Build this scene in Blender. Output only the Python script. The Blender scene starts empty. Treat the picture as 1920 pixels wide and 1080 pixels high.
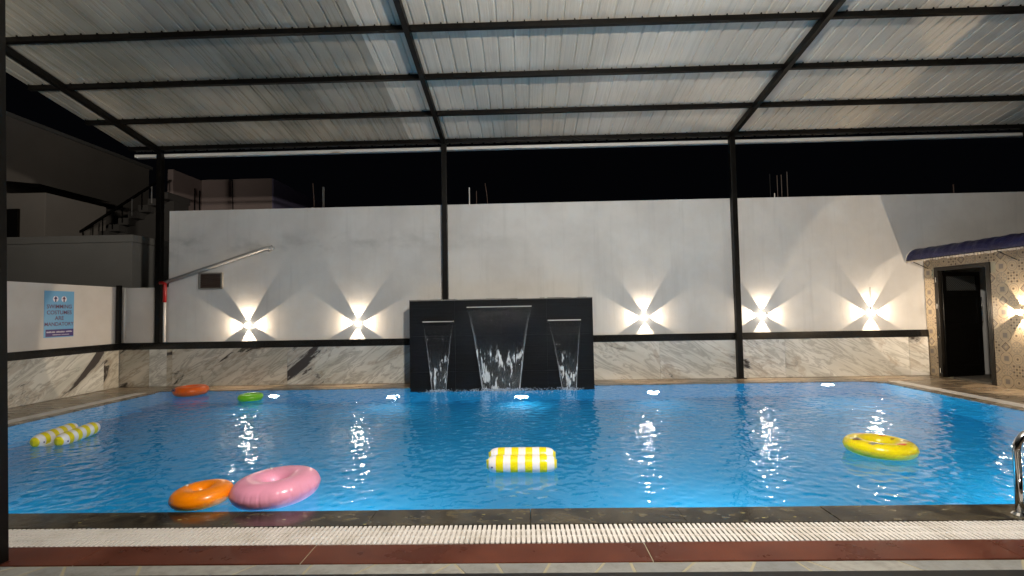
import bpy, bmesh, math, random
from mathutils import Vector, Matrix
random.seed(7)
PI = math.pi
sc = bpy.context.scene
col = sc.collection

# ------------------------------------------------------------------ camera
cam = bpy.data.cameras.new('camera')
cam.sensor_width = 36.0
cam.lens = 951.17 / 1920 * 36
cam.clip_end = 400
cam.clip_start = 0.05
co = bpy.data.objects.new('camera', cam)
Rv, Uv, Fv = Vector((0.99957505, 0.02285976, -0.01808721)), Vector((0.01905904, -0.0430352, 0.99889175)), Vector((-0.02205604, 0.998812, 0.0434526))
co.matrix_world = Matrix(((Rv.x, Uv.x, -Fv.x, 0), (Rv.y, Uv.y, -Fv.y, 0), (Rv.z, Uv.z, -Fv.z, 1.35), (0, 0, 0, 1)))
col.objects.link(co)
sc.camera = co

# ------------------------------------------------------------------ night sky, exposure
w = bpy.data.worlds.new('World')
sc.world = w
w.use_nodes = True
w.node_tree.nodes['Background'].inputs[0].default_value = (0.55, 0.6, 0.85, 1)
w.node_tree.nodes['Background'].inputs[1].default_value = 0.0016
sc.view_settings.view_transform = 'Standard'
sc.view_settings.look = 'None'
sc.view_settings.exposure = 0
sc.view_settings.gamma = 1
sc.view_settings.use_curve_mapping = False
sc.cycles.max_bounces = 10
sc.cycles.transparent_max_bounces = 12
sc.cycles.sample_clamp_indirect = 14
sc.cycles.blur_glossy = 0.2

FLOOD_W = 440.0
XLAMP_W = 64.0
POOL_W = 46.0
WARM = (1.0, 0.78, 0.55)

# ------------------------------------------------------------------ node helpers
def nd(nt, typ, props=None, **ins):
    n = nt.nodes.new('ShaderNode' + typ)
    for k, v in (props or {}).items():
        setattr(n, k, v)
    for k, v in ins.items():
        key = int(k[1:]) if k[0] == 'i' and k[1:].isdigit() else k.replace('_', ' ')
        s = n.inputs[key]
        if isinstance(v, bpy.types.NodeSocket):
            nt.links.new(v, s)
        else:
            if isinstance(v, tuple) and len(v) == 3 and s.type == 'RGBA':
                v = (*v, 1)
            s.default_value = v
    return n

def new_mat(name, base=(0.5, 0.5, 0.5), rough=0.5, metal=0.0, **kw):
    m = bpy.data.materials.new(name)
    m.use_nodes = True
    nt = m.node_tree
    b = nt.nodes['Principled BSDF']
    b.inputs['Base Color'].default_value = (*base, 1)
    b.inputs['Roughness'].default_value = rough
    b.inputs['Metallic'].default_value = metal
    for k, v in kw.items():
        b.inputs[k.replace('_', ' ')].default_value = v
    return m, nt, b

def L(nt, a, b):
    nt.links.new(a, b)

def mix(nt, fac, a, b, blend='MIX'):
    n = nt.nodes.new('ShaderNodeMix')
    n.data_type = 'RGBA'
    n.blend_type = blend
    for s, v in ((n.inputs[0], fac), (n.inputs[6], a), (n.inputs[7], b)):
        if isinstance(v, bpy.types.NodeSocket):
            nt.links.new(v, s)
        else:
            s.default_value = (*v, 1) if isinstance(v, tuple) and len(v) == 3 else v
    return n.outputs[2]

def math_(nt, op, a, b=0.0, c=0.0, clamp=False):
    n = nt.nodes.new('ShaderNodeMath')
    n.operation = op
    n.use_clamp = clamp
    for i, v in enumerate((a, b, c)):
        if isinstance(v, bpy.types.NodeSocket):
            nt.links.new(v, n.inputs[i])
        else:
            n.inputs[i].default_value = v
    return n.outputs[0]

def step(nt, x, lo, hi):
    n = nd(nt, 'MapRange', None, i0=x, i1=lo, i2=hi, i3=0.0, i4=1.0)
    n.interpolation_type = 'SMOOTHSTEP'
    return n.outputs[0]

def objco(nt, scale=(1, 1, 1), rot=(0, 0, 0), loc=(0, 0, 0), rand=0.0, kind='Object'):
    tc = nd(nt, 'TexCoord')
    v = tc.outputs[kind]
    if kind == 'World':
        v = None
    if rand:
        oi = nd(nt, 'ObjectInfo')
        cmb = nd(nt, 'CombineXYZ', None, X=math_(nt, 'MULTIPLY', oi.outputs['Random'], rand), Y=math_(nt, 'MULTIPLY', oi.outputs['Random'], rand * 1.7), Z=math_(nt, 'MULTIPLY', oi.outputs['Random'], rand * 0.6))
        va = nt.nodes.new('ShaderNodeVectorMath')
        va.operation = 'ADD'
        L(nt, v, va.inputs[0]); L(nt, cmb.outputs[0], va.inputs[1])
        v = va.outputs[0]
    mp = nd(nt, 'Mapping', None, Vector=v, Location=loc, Rotation=rot, Scale=scale)
    return mp.outputs[0]

def worldco(nt, scale=(1, 1, 1), rot=(0, 0, 0), loc=(0, 0, 0)):
    g = nd(nt, 'NewGeometry')
    return nd(nt, 'Mapping', None, Vector=g.outputs['Position'], Location=loc, Rotation=rot, Scale=scale).outputs[0]

def noise(nt, vec, scale=5, detail=4, rough=0.55, dist=0.0):
    return nd(nt, 'TexNoise', None, Vector=vec, Scale=float(scale), Detail=float(detail), Roughness=rough, Distortion=float(dist)).outputs['Fac']

def bump(nt, b, h, strength=0.3, dist=0.02):
    n = nd(nt, 'Bump', None, Height=h, Strength=strength, Distance=dist)
    L(nt, n.outputs[0], b.inputs['Normal'])

def ramp(nt, fac, stops):
    n = nt.nodes.new('ShaderNodeValToRGB')
    e = n.color_ramp.elements
    while len(e) < len(stops):
        e.new(0.5)
    for i, (p, c) in enumerate(stops):
        e[i].position = p
        e[i].color = (*c, 1)
    L(nt, fac, n.inputs[0])
    return n.outputs[0]

M = {}
# ------------------------------------------------------------------ materials
def build_materials():
    # white painted plaster with damp stains
    m, nt, b = new_mat('white_plaster', (0.62, 0.61, 0.59), 0.75)
    wc = worldco(nt)
    big = noise(nt, wc, 0.9, 5, 0.6)
    mid = noise(nt, worldco(nt, (1.0, 1, 1.7)), 2.0, 5, 0.55, 0.2)
    sep = nd(nt, 'SeparateXYZ', None, Vector=wc)
    z = sep.outputs['Z']; x = sep.outputs['X']
    band = math_(nt, 'MULTIPLY', step(nt, z, 2.35, 2.7), math_(nt, 'SUBTRACT', 1.0, step(nt, z, 2.75, 3.05)))
    leftish = math_(nt, 'SUBTRACT', 1.0, step(nt, x, -5.5, 1.5))
    st = math_(nt, 'MULTIPLY', math_(nt, 'MULTIPLY', band, step(nt, mid, 0.40, 0.74)), math_(nt, 'ADD', math_(nt, 'MULTIPLY', leftish, 0.8), 0.12))
    streak = noise(nt, worldco(nt, (7.0, 1, 0.45)), 1.4, 4, 0.6)
    st2 = math_(nt, 'MULTIPLY', step(nt, streak, 0.5, 0.8), 0.28)
    c = mix(nt, step(nt, big, 0.3, 0.7), (0.53, 0.52, 0.505), (0.63, 0.625, 0.61))
    c = mix(nt, st2, c, (0.40, 0.395, 0.39))
    c = mix(nt, st, c, (0.36, 0.36, 0.35))
    L(nt, c, b.inputs['Base Color'])
    bump(nt, b, math_(nt, 'ADD', noise(nt, wc, 3.0, 6, 0.6), math_(nt, 'MULTIPLY', noise(nt, wc, 45, 3), 0.15)), 0.25, 0.02)
    M['plaster'] = m
    m, nt, b = new_mat('cream_plaster', (0.6, 0.57, 0.54), 0.6)
    c = mix(nt, step(nt, noise(nt, worldco(nt), 1.3, 5), 0.3, 0.7), (0.54, 0.51, 0.48), (0.62, 0.59, 0.56))
    L(nt, c, b.inputs['Base Color'])
    bump(nt, b, noise(nt, worldco(nt), 14, 5), 0.12, 0.01)
    M['cream'] = m
    # marble: two bookmatched kinds
    for key, ang, dark in (('marble_dark', 0.55, 0.57), ('marble_pale', -0.5, 0.615)):
        m, nt, b = new_mat(key, (0.6, 0.6, 0.58), 0.16)
        v = objco(nt, (1, 1, 1), (0, ang, 0), (0, 0, 0), rand=23.0)
        st = nd(nt, 'Mapping', None, Vector=v, Scale=(0.55, 1.0, 2.6)).outputs[0]
        n1 = noise(nt, st, 2.2, 9, 0.62, 0.9)
        vein = math_(nt, 'SUBTRACT', 1.0, step(nt, math_(nt, 'ABSOLUTE', math_(nt, 'SUBTRACT', n1, 0.5)), 0.0, 0.05))
        cl = noise(nt, st, 1.1, 5, 0.6, 0.5)
        blot = noise(nt, nd(nt, 'Mapping', None, Vector=v, Scale=(0.5, 1.0, 1.5), Location=(3, 1, 2)).outputs[0], 1.25, 7, 0.62, 1.1)
        c = mix(nt, step(nt, cl, 0.32, 0.68), ((0.55, 0.545, 0.495) if key == 'marble_dark' else (0.68, 0.675, 0.63)), ((0.80, 0.79, 0.74) if key == 'marble_dark' else (0.86, 0.855, 0.82)))
        c = mix(nt, math_(nt, 'MULTIPLY', vein, 0.58 if key == 'marble_dark' else 0.5), c, (0.30, 0.29, 0.26))
        c = mix(nt, step(nt, blot, dark, dark + 0.06), c, (0.07, 0.06, 0.056))
        rust = step(nt, blot, dark - 0.055, dark - 0.005)
        c = mix(nt, math_(nt, 'MULTIPLY', math_(nt, 'MULTIPLY', rust, math_(nt, 'SUBTRACT', 1.0, step(nt, blot, dark, dark + 0.02))), 0.35), c, (0.30, 0.21, 0.13))
        oi = nd(nt, 'ObjectInfo')
        c = mix(nt, math_(nt, 'MULTIPLY', oi.outputs['Random'], 0.9 if key == 'marble_dark' else 0.4), c, mix(nt, 1.0, c, (0.76, 0.70, 0.62), 'MULTIPLY'))
        L(nt, c, b.inputs['Base Color'])
        bump(nt, b, cl, 0.03, 0.01)
        M[key] = m
    m, nt, b = new_mat('black_granite', (0.012, 0.011, 0.010), 0.14)
    sp = noise(nt, worldco(nt), 160, 2)
    L(nt, mix(nt, step(nt, sp, 0.58, 0.7), (0.010, 0.0095, 0.009), (0.06, 0.055, 0.05)), b.inputs['Base Color'])
    M['granite_black'] = m
    m, nt, b = new_mat('black_steel_paint', (0.011, 0.010, 0.009), 0.36, Specular_IOR_Level=0.18)
    n = noise(nt, worldco(nt), 9, 6)
    L(nt, mix(nt, step(nt, n, 0.55, 0.75), (0.003, 0.0027, 0.0024), (0.008, 0.0065, 0.005)), b.inputs['Base Color'])
    L(nt, nd(nt, 'MapRange', None, i0=n, i1=0.3, i2=0.7, i3=0.3, i4=0.5).outputs[0], b.inputs['Roughness'])
    M['steel_black'] = m
    # roof sheet
    m, nt, b = new_mat('corrugated_sheet', (0.5, 0.5, 0.5), 0.3)
    oi = nd(nt, 'ObjectInfo')
    wc = worldco(nt)
    strk = noise(nt, worldco(nt, (16, 0.35, 1)), 1.0, 5, 0.7)
    pat = noise(nt, worldco(nt, (0.9, 0.5, 1)), 1.0, 3, 0.5)
    c = mix(nt, oi.outputs['Random'], (0.60, 0.56, 0.485), (0.74, 0.69, 0.61))
    c = mix(nt, step(nt, pat, 0.35, 0.7), c, mix(nt, 0.5, c, (0.50, 0.44, 0.36)))
    c = mix(nt, math_(nt, 'MULTIPLY', step(nt, strk, 0.45, 0.75), 0.35), c, (0.30, 0.29, 0.26))
    L(nt, c, b.inputs['Base Color'])
    L(nt, nd(nt, 'MapRange', None, i0=strk, i1=0.3, i2=0.7, i3=0.2, i4=0.42).outputs[0], b.inputs['Roughness'])
    bump(nt, b, noise(nt, worldco(nt, (60, 0.6, 1)), 1.0, 2), 0.35, 0.01)
    M['sheet'] = m
    m2 = m.copy(); m2.name = 'aged_corrugated_sheet'; M['old_sheet'] = m2
    for n_ in m2.node_tree.nodes:
        if n_.type == 'MIX' and abs(n_.inputs[6].default_value[0] - 0.60) < 1e-3:
            n_.inputs[6].default_value = (0.19, 0.185, 0.155, 1); n_.inputs[7].default_value = (0.28, 0.27, 0.23, 1)
    m, nt, b = new_mat('white_painted_metal', (0.6, 0.59, 0.56), 0.45)
    L(nt, mix(nt, step(nt, noise(nt, worldco(nt, (1, 3, 6)), 1.6, 5), 0.6, 0.72), (0.60, 0.59, 0.56), (0.36, 0.29, 0.22)), b.inputs['Base Color'])
    M['white_metal'] = m
    # fountain slate
    m, nt, b = new_mat('black_slate', (0.014, 0.015, 0.016), 0.55, Specular_IOR_Level=0.08)
    g = noise(nt, worldco(nt, (1.2, 1, 34)), 1.0, 6, 0.7)
    L(nt, mix(nt, g, (0.0045, 0.005, 0.006), (0.015, 0.0155, 0.016)), b.inputs['Base Color'])
    bump(nt, b, g, 0.5, 0.012)
    M['slate'] = m
    m, nt, b = new_mat('raw_mortar', (0.20, 0.19, 0.17), 0.85)
    bump(nt, b, noise(nt, worldco(nt), 40, 5), 0.5, 0.01)
    M['mortar'] = m
    M['chrome'] = new_mat('polished_steel', (0.62, 0.62, 0.62), 0.13, 1.0)[0]
    M['brushed'] = new_mat('brushed_steel', (0.8, 0.79, 0.77), 0.45, 0.75)[0]
    M['galv'] = new_mat('galvanised_pipe', (0.40, 0.395, 0.385), 0.45, 0.25)[0]
    m, nt, b = new_mat('plastic_pipe', (0.62, 0.6, 0.57), 0.4)
    M['pvc'] = m
    M['mortar_dark'] = new_mat('dark_concrete', (0.07, 0.065, 0.06), 0.9)[0]
    M['red'] = new_mat('red_enamel', (0.26, 0.009, 0.009), 0.35)[0]
    M['rusty'] = new_mat('rusty_rebar', (0.06, 0.036, 0.026), 0.8)[0]
    M['dark_louvre'] = new_mat('brown_louvre', (0.05, 0.033, 0.026), 0.5)[0]
    # water
    m, nt, b = new_mat('pool_water', (0.86, 0.97, 1.0), 0.035, 0.0, IOR=1.333)
    b.inputs['Transmission Weight'].default_value = 1.0
    n1 = noise(nt, worldco(nt, (1, 1, 1)), 14, 3, 0.55, 0.3)
    n2 = noise(nt, worldco(nt, (1, 1.0, 1)), 34, 2, 0.5)
    bump(nt, b, math_(nt, 'ADD', n1, math_(nt, 'MULTIPLY', n2, 0.12)), 0.22, 0.010)
    M['water'] = m
    m, nt, b = new_mat('blue_mosaic', (0.02, 0.30, 0.62), 0.5, Specular_IOR_Level=0.08)
    n = noise(nt, worldco(nt), 1.6, 4)
    br = nd(nt, 'TexBrick', {'offset': 0.0}, Vector=worldco(nt, (1, 1, 1)), Color1=(0.014, 0.26, 0.475), Color2=(0.018, 0.295, 0.51), Mortar=(0.02, 0.32, 0.51), Scale=20.0)
    br.inputs['Mortar Size'].default_value = 0.015
    br.inputs['Brick Width'].default_value = 0.5
    br.inputs['Row Height'].default_value = 0.5
    L(nt, mix(nt, 0.35, br.outputs[0], mix(nt, n, (0.014, 0.25, 0.46), (0.018, 0.305, 0.52))), b.inputs['Base Color'])
    M['basin'] = m
    # falling sheet of water
    m = bpy.data.materials.new('falling_water'); m.use_nodes = True
    nt = m.node_tree; nt.nodes.clear()
    out = nd(nt, 'OutputMaterial')
    uv = nd(nt, 'UVMap')
    su = nd(nt, 'SeparateXYZ', None, Vector=uv.outputs[0])
    vlow = math_(nt, 'SUBTRACT', 1.0, su.outputs['Y'])
    edge = step(nt, math_(nt, 'ABSOLUTE', math_(nt, 'SUBTRACT', su.outputs['X'], 0.5)), 0.455, 0.495)
    s1 = noise(nt, worldco(nt, (24, 1, 5)), 1.0, 4, 0.6, 0.6)
    s2 = noise(nt, worldco(nt, (5, 1, 3.2), (0, 0, 0), (4, 0, 1)), 1.0, 3, 0.5)
    glit = math_(nt, 'MULTIPLY', step(nt, math_(nt, 'MULTIPLY', s1, s2), 0.27, 0.36), step(nt, vlow, 0.42, 0.6))
    streaks = math_(nt, 'MULTIPLY', step(nt, s1, 0.5, 0.8), math_(nt, 'MULTIPLY', step(nt, vlow, 0.4, 1.0), 0.34))
    fac = math_(nt, 'ADD', math_(nt, 'ADD', math_(nt, 'MULTIPLY', glit, 0.8), streaks), math_(nt, 'ADD', math_(nt, 'MULTIPLY', math_(nt, 'MULTIPLY', edge, vlow), 0.45), math_(nt, 'MULTIPLY', step(nt, vlow, 0.35, 1.0), 0.06)), clamp=True)
    bn = nd(nt, 'Bump', None, Height=s1, Strength=0.8, Distance=0.03)
    wht = nd(nt, 'BsdfPrincipled', None, Base_Color=(0.85, 0.88, 0.9), Roughness=0.25, Normal=bn.outputs[0])
    gl = nd(nt, 'BsdfGlossy', None, Color=(0.9, 0.93, 1.0), Roughness=0.06, Normal=bn.outputs[0])
    tr = nd(nt, 'BsdfTransparent', None, Color=(0.96, 0.98, 1.0))
    mx0 = nd(nt, 'MixShader', None, i0=0.02, i1=tr.outputs[0], i2=gl.outputs[0])
    mx = nd(nt, 'MixShader', None, i0=fac, i1=mx0.outputs[0], i2=wht.outputs[0])
    L(nt, mx.outputs[0], out.inputs[0])
    M['fall'] = m
    m, nt, b = new_mat('white_foam', (0.82, 0.88, 0.95), 0.2)
    b.inputs['Transmission Weight'].default_value = 0.6
    M['foam'] = m
    m, nt, b = new_mat('clear_water_rim', (0.9, 0.95, 1.0), 0.05, IOR=1.333)
    b.inputs['Transmission Weight'].default_value = 0.9
    M['clear_rim'] = m
    # paving
    m, nt, b = new_mat('wet_dark_stone', (0.03, 0.03, 0.03), 0.2, Specular_IOR_Level=0.38)
    v = worldco(nt)
    n1 = noise(nt, v, 3.5, 8, 0.65, 0.6); n2 = noise(nt, worldco(nt, (1, 1.6, 1)), 9, 5, 0.6)
    c = mix(nt, step(nt, n1, 0.35, 0.7), (0.014, 0.013, 0.012), (0.075, 0.062, 0.040))
    c = mix(nt, step(nt, n2, 0.56, 0.64), c, (0.10, 0.085, 0.05))
    wh = math_(nt, 'MULTIPLY', step(nt, noise(nt, worldco(nt, (0.8, 1.5, 1), (0, 0, 0), (5, 0, 0)), 4.2, 8, 0.7), 0.64, 0.70), 0.8)
    c = mix(nt, wh, c, (0.22, 0.21, 0.19))
    c = mix(nt, step(nt, noise(nt, worldco(nt, (1, 2.2, 1), (0, 0, 0), (1, 0, 0)), 11, 2, 0.4), 0.735, 0.75), c, (0.34, 0.32, 0.12))
    L(nt, c, b.inputs['Base Color'])
    L(nt, nd(nt, 'MapRange', None, i0=n2, i1=0.3, i2=0.7, i3=0.07, i4=0.22).outputs[0], b.inputs['Roughness'])
    bump(nt, b, math_(nt, 'ADD', n1, math_(nt, 'MULTIPLY', n2, 0.4)), 0.14, 0.01)
    M['wet_stone'] = m
    m, nt, b = new_mat('red_brown_granite', (0.11, 0.035, 0.022), 0.22, Specular_IOR_Level=0.2)
    n1 = noise(nt, v if False else worldco(nt), 2.5, 7, 0.6); n2 = noise(nt, worldco(nt), 120, 2)
    c = mix(nt, step(nt, n1, 0.35, 0.7), (0.078, 0.022, 0.013), (0.135, 0.042, 0.025))
    c = mix(nt, step(nt, n2, 0.6, 0.7), c, (0.07, 0.03, 0.025))
    c = mix(nt, step(nt, noise(nt, worldco(nt, (1, 1, 1), (0, 0, 0), (2, 7, 0)), 22, 6, 0.7), 0.72, 0.76), c, (0.35, 0.30, 0.26))
    L(nt, c, b.inputs['Base Color'])
    L(nt, nd(nt, 'MapRange', None, i0=n1, i1=0.3, i2=0.7, i3=0.2, i4=0.45).outputs[0], b.inputs['Roughness'])
    M['red_granite'] = m
    m, nt, b = new_mat('grey_stone_piece', (0.3, 0.3, 0.29), 0.5)
    oi = nd(nt, 'ObjectInfo')
    c = mix(nt, oi.outputs['Random'], (0.20, 0.21, 0.215), (0.33, 0.325, 0.30))
    c = mix(nt, step(nt, noise(nt, worldco(nt), 14, 7, 0.65), 0.4, 0.7), c, mix(nt, 0.5, c, (0.14, 0.135, 0.12)))
    L(nt, c, b.inputs['Base Color'])
    bump(nt, b, noise(nt, worldco(nt), 30, 5), 0.3, 0.008)
    M['grey_stone'] = m
    m, nt, b = new_mat('cream_grout', (0.34, 0.31, 0.22), 0.8)
    M['grout'] = m
    m, nt, b = new_mat('brown_deck_stone', (0.22, 0.16, 0.10), 0.3)
    oi = nd(nt, 'ObjectInfo')
    st_ = noise(nt, worldco(nt, (0.7, 5, 1)), 1.3, 7, 0.65, 0.8)
    c = mix(nt, step(nt, st_, 0.3, 0.7), (0.12, 0.085, 0.055), (0.30, 0.235, 0.16))
    c = mix(nt, 0.35, c, mix(nt, oi.outputs['Random'], (0.10, 0.075, 0.055), (0.36, 0.29, 0.20)))
    L(nt, c, b.inputs['Base Color'])
    L(nt, nd(nt, 'MapRange', None, i0=st_, i1=0.3, i2=0.7, i3=0.16, i4=0.42).outputs[0], b.inputs['Roughness'])
    bump(nt, b, st_, 0.15, 0.01)
    M['deck'] = m
    m, nt, b = new_mat('white_plastic', (0.72, 0.69, 0.66), 0.38)
    L(nt, mix(nt, step(nt, noise(nt, worldco(nt), 4, 5), 0.45, 0.75), (0.74, 0.71, 0.68), (0.60, 0.56, 0.51)), b.inputs['Base Color'])
    M['grate'] = m
    M['dark_channel'] = new_mat('dark_channel', (0.02, 0.02, 0.02), 0.5)[0]
    m, nt, b = new_mat('bare_ground', (0.06, 0.055, 0.05), 0.9)
    bump(nt, b, noise(nt, worldco(nt), 8, 5), 0.4, 0.03)
    M['ground'] = m
    M['sill_black'] = new_mat('black_sill', (0.010, 0.010, 0.011), 0.5)[0]
    # inflatables
    def vinyl(name, c1, rough=0.28, sss=0.15):
        m, nt, b = new_mat(name, c1, rough)
        n = noise(nt, objco(nt), 6, 4)
        L(nt, mix(nt, step(nt, n, 0.35, 0.7), c1, tuple(min(1, x * 0.86 + 0.01) for x in c1)), b.inputs['Base Color'])
        b.inputs['Subsurface Weight'].default_value = 0.0
        b.inputs['Coat Weight'].default_value = 0.12
        b.inputs['Coat Roughness'].default_value = 0.12
        return m, nt, b
    M['orange'] = vinyl('orange_vinyl', (1.0, 0.27, 0.0))[0]
    M['orange_deep'] = vinyl('deep_orange_vinyl', (0.86, 0.13, 0.004))[0]
    M['pink'] = vinyl('pink_vinyl', (0.92, 0.38, 0.56))[0]
    M['green'] = vinyl('green_vinyl', (0.20, 0.62, 0.02))[0]
    M['navy'] = new_mat('navy_print', (0.02, 0.02, 0.12), 0.35)[0]
    M['valve'] = new_mat('clear_valve', (0.75, 0.75, 0.72), 0.2)[0]
    m, nt, b = vinyl('printed_yellow_vinyl', (0.78, 0.62, 0.003))
    v = objco(nt)
    nz = nd(nt, 'TexNoise', None, Vector=v, Scale=22.0, Detail=3.0)
    sub = nt.nodes.new('ShaderNodeVectorMath'); sub.operation = 'MULTIPLY_ADD'
    L(nt, nz.outputs['Color'], sub.inputs[0]); sub.inputs[1].default_value = (0.05, 0.05, 0.05); L(nt, v, sub.inputs[2])
    base = b.inputs['Base Color'].links[0].from_socket
    up = step(nt, nd(nt, 'SeparateXYZ', None, Vector=v).outputs['Z'], -0.005, 0.005)
    for (sx, sy, sr, cc, strx) in ((-0.20, -0.02, 0.040, (0.10, 0.012, 0.008), 1.0), (-0.165, 0.03, 0.03, (0.13, 0.30, 0.03), 1.0), (-0.225, 0.03, 0.022, (0.85, 0.80, 0.55), 1), (-0.105, -0.155, 0.038, (0.25, 0.25, 0.20), 0.4), (0.055, -0.18, 0.036, (0.75, 0.05, 0.012), 0.6), (0.0, -0.232, 0.008, (0.06, 0.12, 0.02), 1), (0.12, -0.215, 0.007, (0.06, 0.12, 0.02), 1), (0.19, -0.08, 0.034, (0.22, 0.07, 0.01), 0.8), (0.16, -0.05, 0.016, (0.9, 0.85, 0.6), 1), (0.20, -0.055, 0.016, (0.14, 0.28, 0.02), 1), (0.12, 0.14, 0.035, (0.6, 0.16, 0.02), 1), (-0.05, 0.21, 0.035, (0.55, 0.2, 0.02), 0.5), (0.15, 0.04, 0.022, (0.35, 0.22, 0.02), 1)):
        d = nt.nodes.new('ShaderNodeVectorMath'); d.operation = 'SUBTRACT'
        L(nt, sub.outputs[0], d.inputs[0]); d.inputs[1].default_value = (sx + 0.025, sy + 0.025, 0.025)
        mp = nd(nt, 'Mapping', None, Vector=d.outputs[0], Scale=(strx, 1.0, 0.0))
        ln = nt.nodes.new('ShaderNodeVectorMath'); ln.operation = 'LENGTH'
        L(nt, mp.outputs[0], ln.inputs[0])
        f = math_(nt, 'MULTIPLY', math_(nt, 'SUBTRACT', 1.0, step(nt, ln.outputs['Value'], sr * 0.8, sr)), up)
        base = mix(nt, f, base, cc)
    L(nt, base, b.inputs['Base Color'])
    M['yellow_print'] = m
    m, nt, b = vinyl('yellow_white_stripes', (0.8, 0.8, 0.8))
    x = nd(nt, 'SeparateXYZ', None, Vector=objco(nt)).outputs['X']
    t = math_(nt, 'PINGPONG', math_(nt, 'ADD', x, 6.1), 0.061)
    f = step(nt, t, 0.0295, 0.0315)
    L(nt, mix(nt, f, (0.80, 0.78, 0.80), (0.80, 0.68, 0.002)), b.inputs['Base Color'])
    M['stripes'] = m
    M['netting'] = new_mat('pale_netting', (0.55, 0.62, 0.7), 0.5)[0]
    # awning, door, tiles
    m, nt, b = new_mat('blue_tarpaulin', (0.035, 0.035, 0.20), 0.42)
    v = worldco(nt)
    bump(nt, b, noise(nt, worldco(nt, (1, 1.2, 2)), 9, 5, 0.6), 0.6, 0.03)
    L(nt, mix(nt, noise(nt, v, 4, 4), (0.006, 0.006, 0.038), (0.013, 0.013, 0.07)), b.inputs['Base Color'])
    M['awning'] = m
    M['fringe'] = new_mat('pale_fringe', (0.55, 0.47, 0.38), 0.6)[0]
    M['door_black'] = new_mat('black_lacquer', (0.004, 0.0035, 0.003), 0.3, Specular_IOR_Level=0.25)[0]
    M['door_frame'] = new_mat('dark_brown_frame', (0.009, 0.007, 0.005), 0.4, Specular_IOR_Level=0.3)[0]
    M['interior'] = new_mat('dark_room', (0.12, 0.105, 0.085), 0.8)[0]
    m, nt, b = new_mat('frosted_glass', (0.10, 0.10, 0.09), 0.25)
    w_ = nd(nt, 'TexWave', {'bands_direction': 'DIAGONAL'}, Vector=objco(nt), Scale=14.0, Distortion=1.0)
    L(nt, mix(nt, w_.outputs['Fac'], (0.03, 0.03, 0.027), (0.09, 0.088, 0.08)), b.inputs['Base Color'])
    M['frosted'] = m
    for k in range(5):
        m, nt, b = new_mat('patterned_tile_%s' % 'abcde'[k], (0.4, 0.33, 0.24), 0.32)
        v = objco(nt)
        s = nd(nt, 'SeparateXYZ', None, Vector=v)
        u, vv = s.outputs['Y'], s.outputs['Z']
        H = 0.0905
        uu = math_(nt, 'DIVIDE', u, H); wv = math_(nt, 'DIVIDE', vv, H)
        au = math_(nt, 'ABSOLUTE', uu); av = math_(nt, 'ABSOLUTE', wv)
        r = math_(nt, 'SQRT', math_(nt, 'ADD', math_(nt, 'MULTIPLY', uu, uu), math_(nt, 'MULTIPLY', wv, wv)))
        an = math_(nt, 'ARCTAN2', wv, uu)
        base, c1, c2, c3 = (0.36, 0.285, 0.19), (0.12, 0.105, 0.10), (0.055, 0.032, 0.02), (0.24, 0.195, 0.145)
        inr = lambda q, lo, hi: math_(nt, 'MULTIPLY', step(nt, q, lo - 0.02, lo + 0.02), math_(nt, 'SUBTRACT', 1.0, step(nt, q, hi - 0.02, hi + 0.02)))
        pet = math_(nt, 'ABSOLUTE', math_(nt, 'COSINE', math_(nt, 'MULTIPLY', an, 4.0)))
        if k == 0:
            mxx = math_(nt, 'MAXIMUM', au, av)
            c = mix(nt, inr(mxx, -1, 0.42), base, c1)
            c = mix(nt, inr(mxx, 0.52, 0.6), c, c3)
            c = mix(nt, inr(r, 1.02, 1.12), c, c2)
        elif k == 1:
            c = mix(nt, inr(r, -1, 0.2), base, c2)
            c = mix(nt, inr(r, 0.5, 0.6), c, c3)
            c = mix(nt, inr(r, 0.85, 0.93), c, c1)
        elif k == 2:
            dd = math_(nt, 'ADD', au, av)
            c = mix(nt, inr(dd, 0.62, 0.85), base, c2)
            c = mix(nt, math_(nt, 'MULTIPLY', inr(r, 0.2, 0.55), step(nt, pet, 0.5, 0.6)), c, c1)
            c = mix(nt, inr(r, 1.0, 1.15), c, c3)
        elif k == 3:
            c = mix(nt, math_(nt, 'MULTIPLY', inr(r, 0.3, 0.85), step(nt, pet, 0.55, 0.7)), base, c3)
            c = mix(nt, inr(r, 0.88, 0.96), c, c1)
            c = mix(nt, inr(r, -1, 0.12), c, c1)
        else:
            ck = math_(nt, 'MULTIPLY', math_(nt, 'SINE', math_(nt, 'MULTIPLY', uu, 6.3)), math_(nt, 'SINE', math_(nt, 'MULTIPLY', wv, 6.3)))
            c = mix(nt, step(nt, ck, 0.3, 0.45), base, c2)
            c = mix(nt, step(nt, math_(nt, 'MULTIPLY', ck, -1.0), 0.3, 0.45), c, c3)
        c = mix(nt, math_(nt, 'MULTIPLY', noise(nt, worldco(nt), 30, 5), 0.35), c, base)
        L(nt, c, b.inputs['Base Color'])
        M['tile%d' % k] = m
    # far buildings
    for key, cc in (('dim_brown', (0.30, 0.27, 0.24)), ('dim_grey', (0.24, 0.235, 0.22)), ('dim_pink', (0.42, 0.33, 0.31)), ('dim_lilac', (0.28, 0.25, 0.42))):
        m, nt, b = new_mat(key + '_render', cc, 0.85)
        n = noise(nt, worldco(nt), 1.1, 6)
        L(nt, mix(nt, n, cc, tuple(x * 0.7 for x in cc)), b.inputs['Base Color'])
        M[key] = m
    M['dark_glass'] = new_mat('dark_window_glass', (0.008, 0.008, 0.008), 0.1)[0]
    # poster
    M['poster_blue'] = new_mat('poster_sky_blue', (0.15, 0.38, 0.62), 0.35)[0]
    M['poster_purple'] = new_mat('poster_purple', (0.045, 0.022, 0.16), 0.35)[0]
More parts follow.
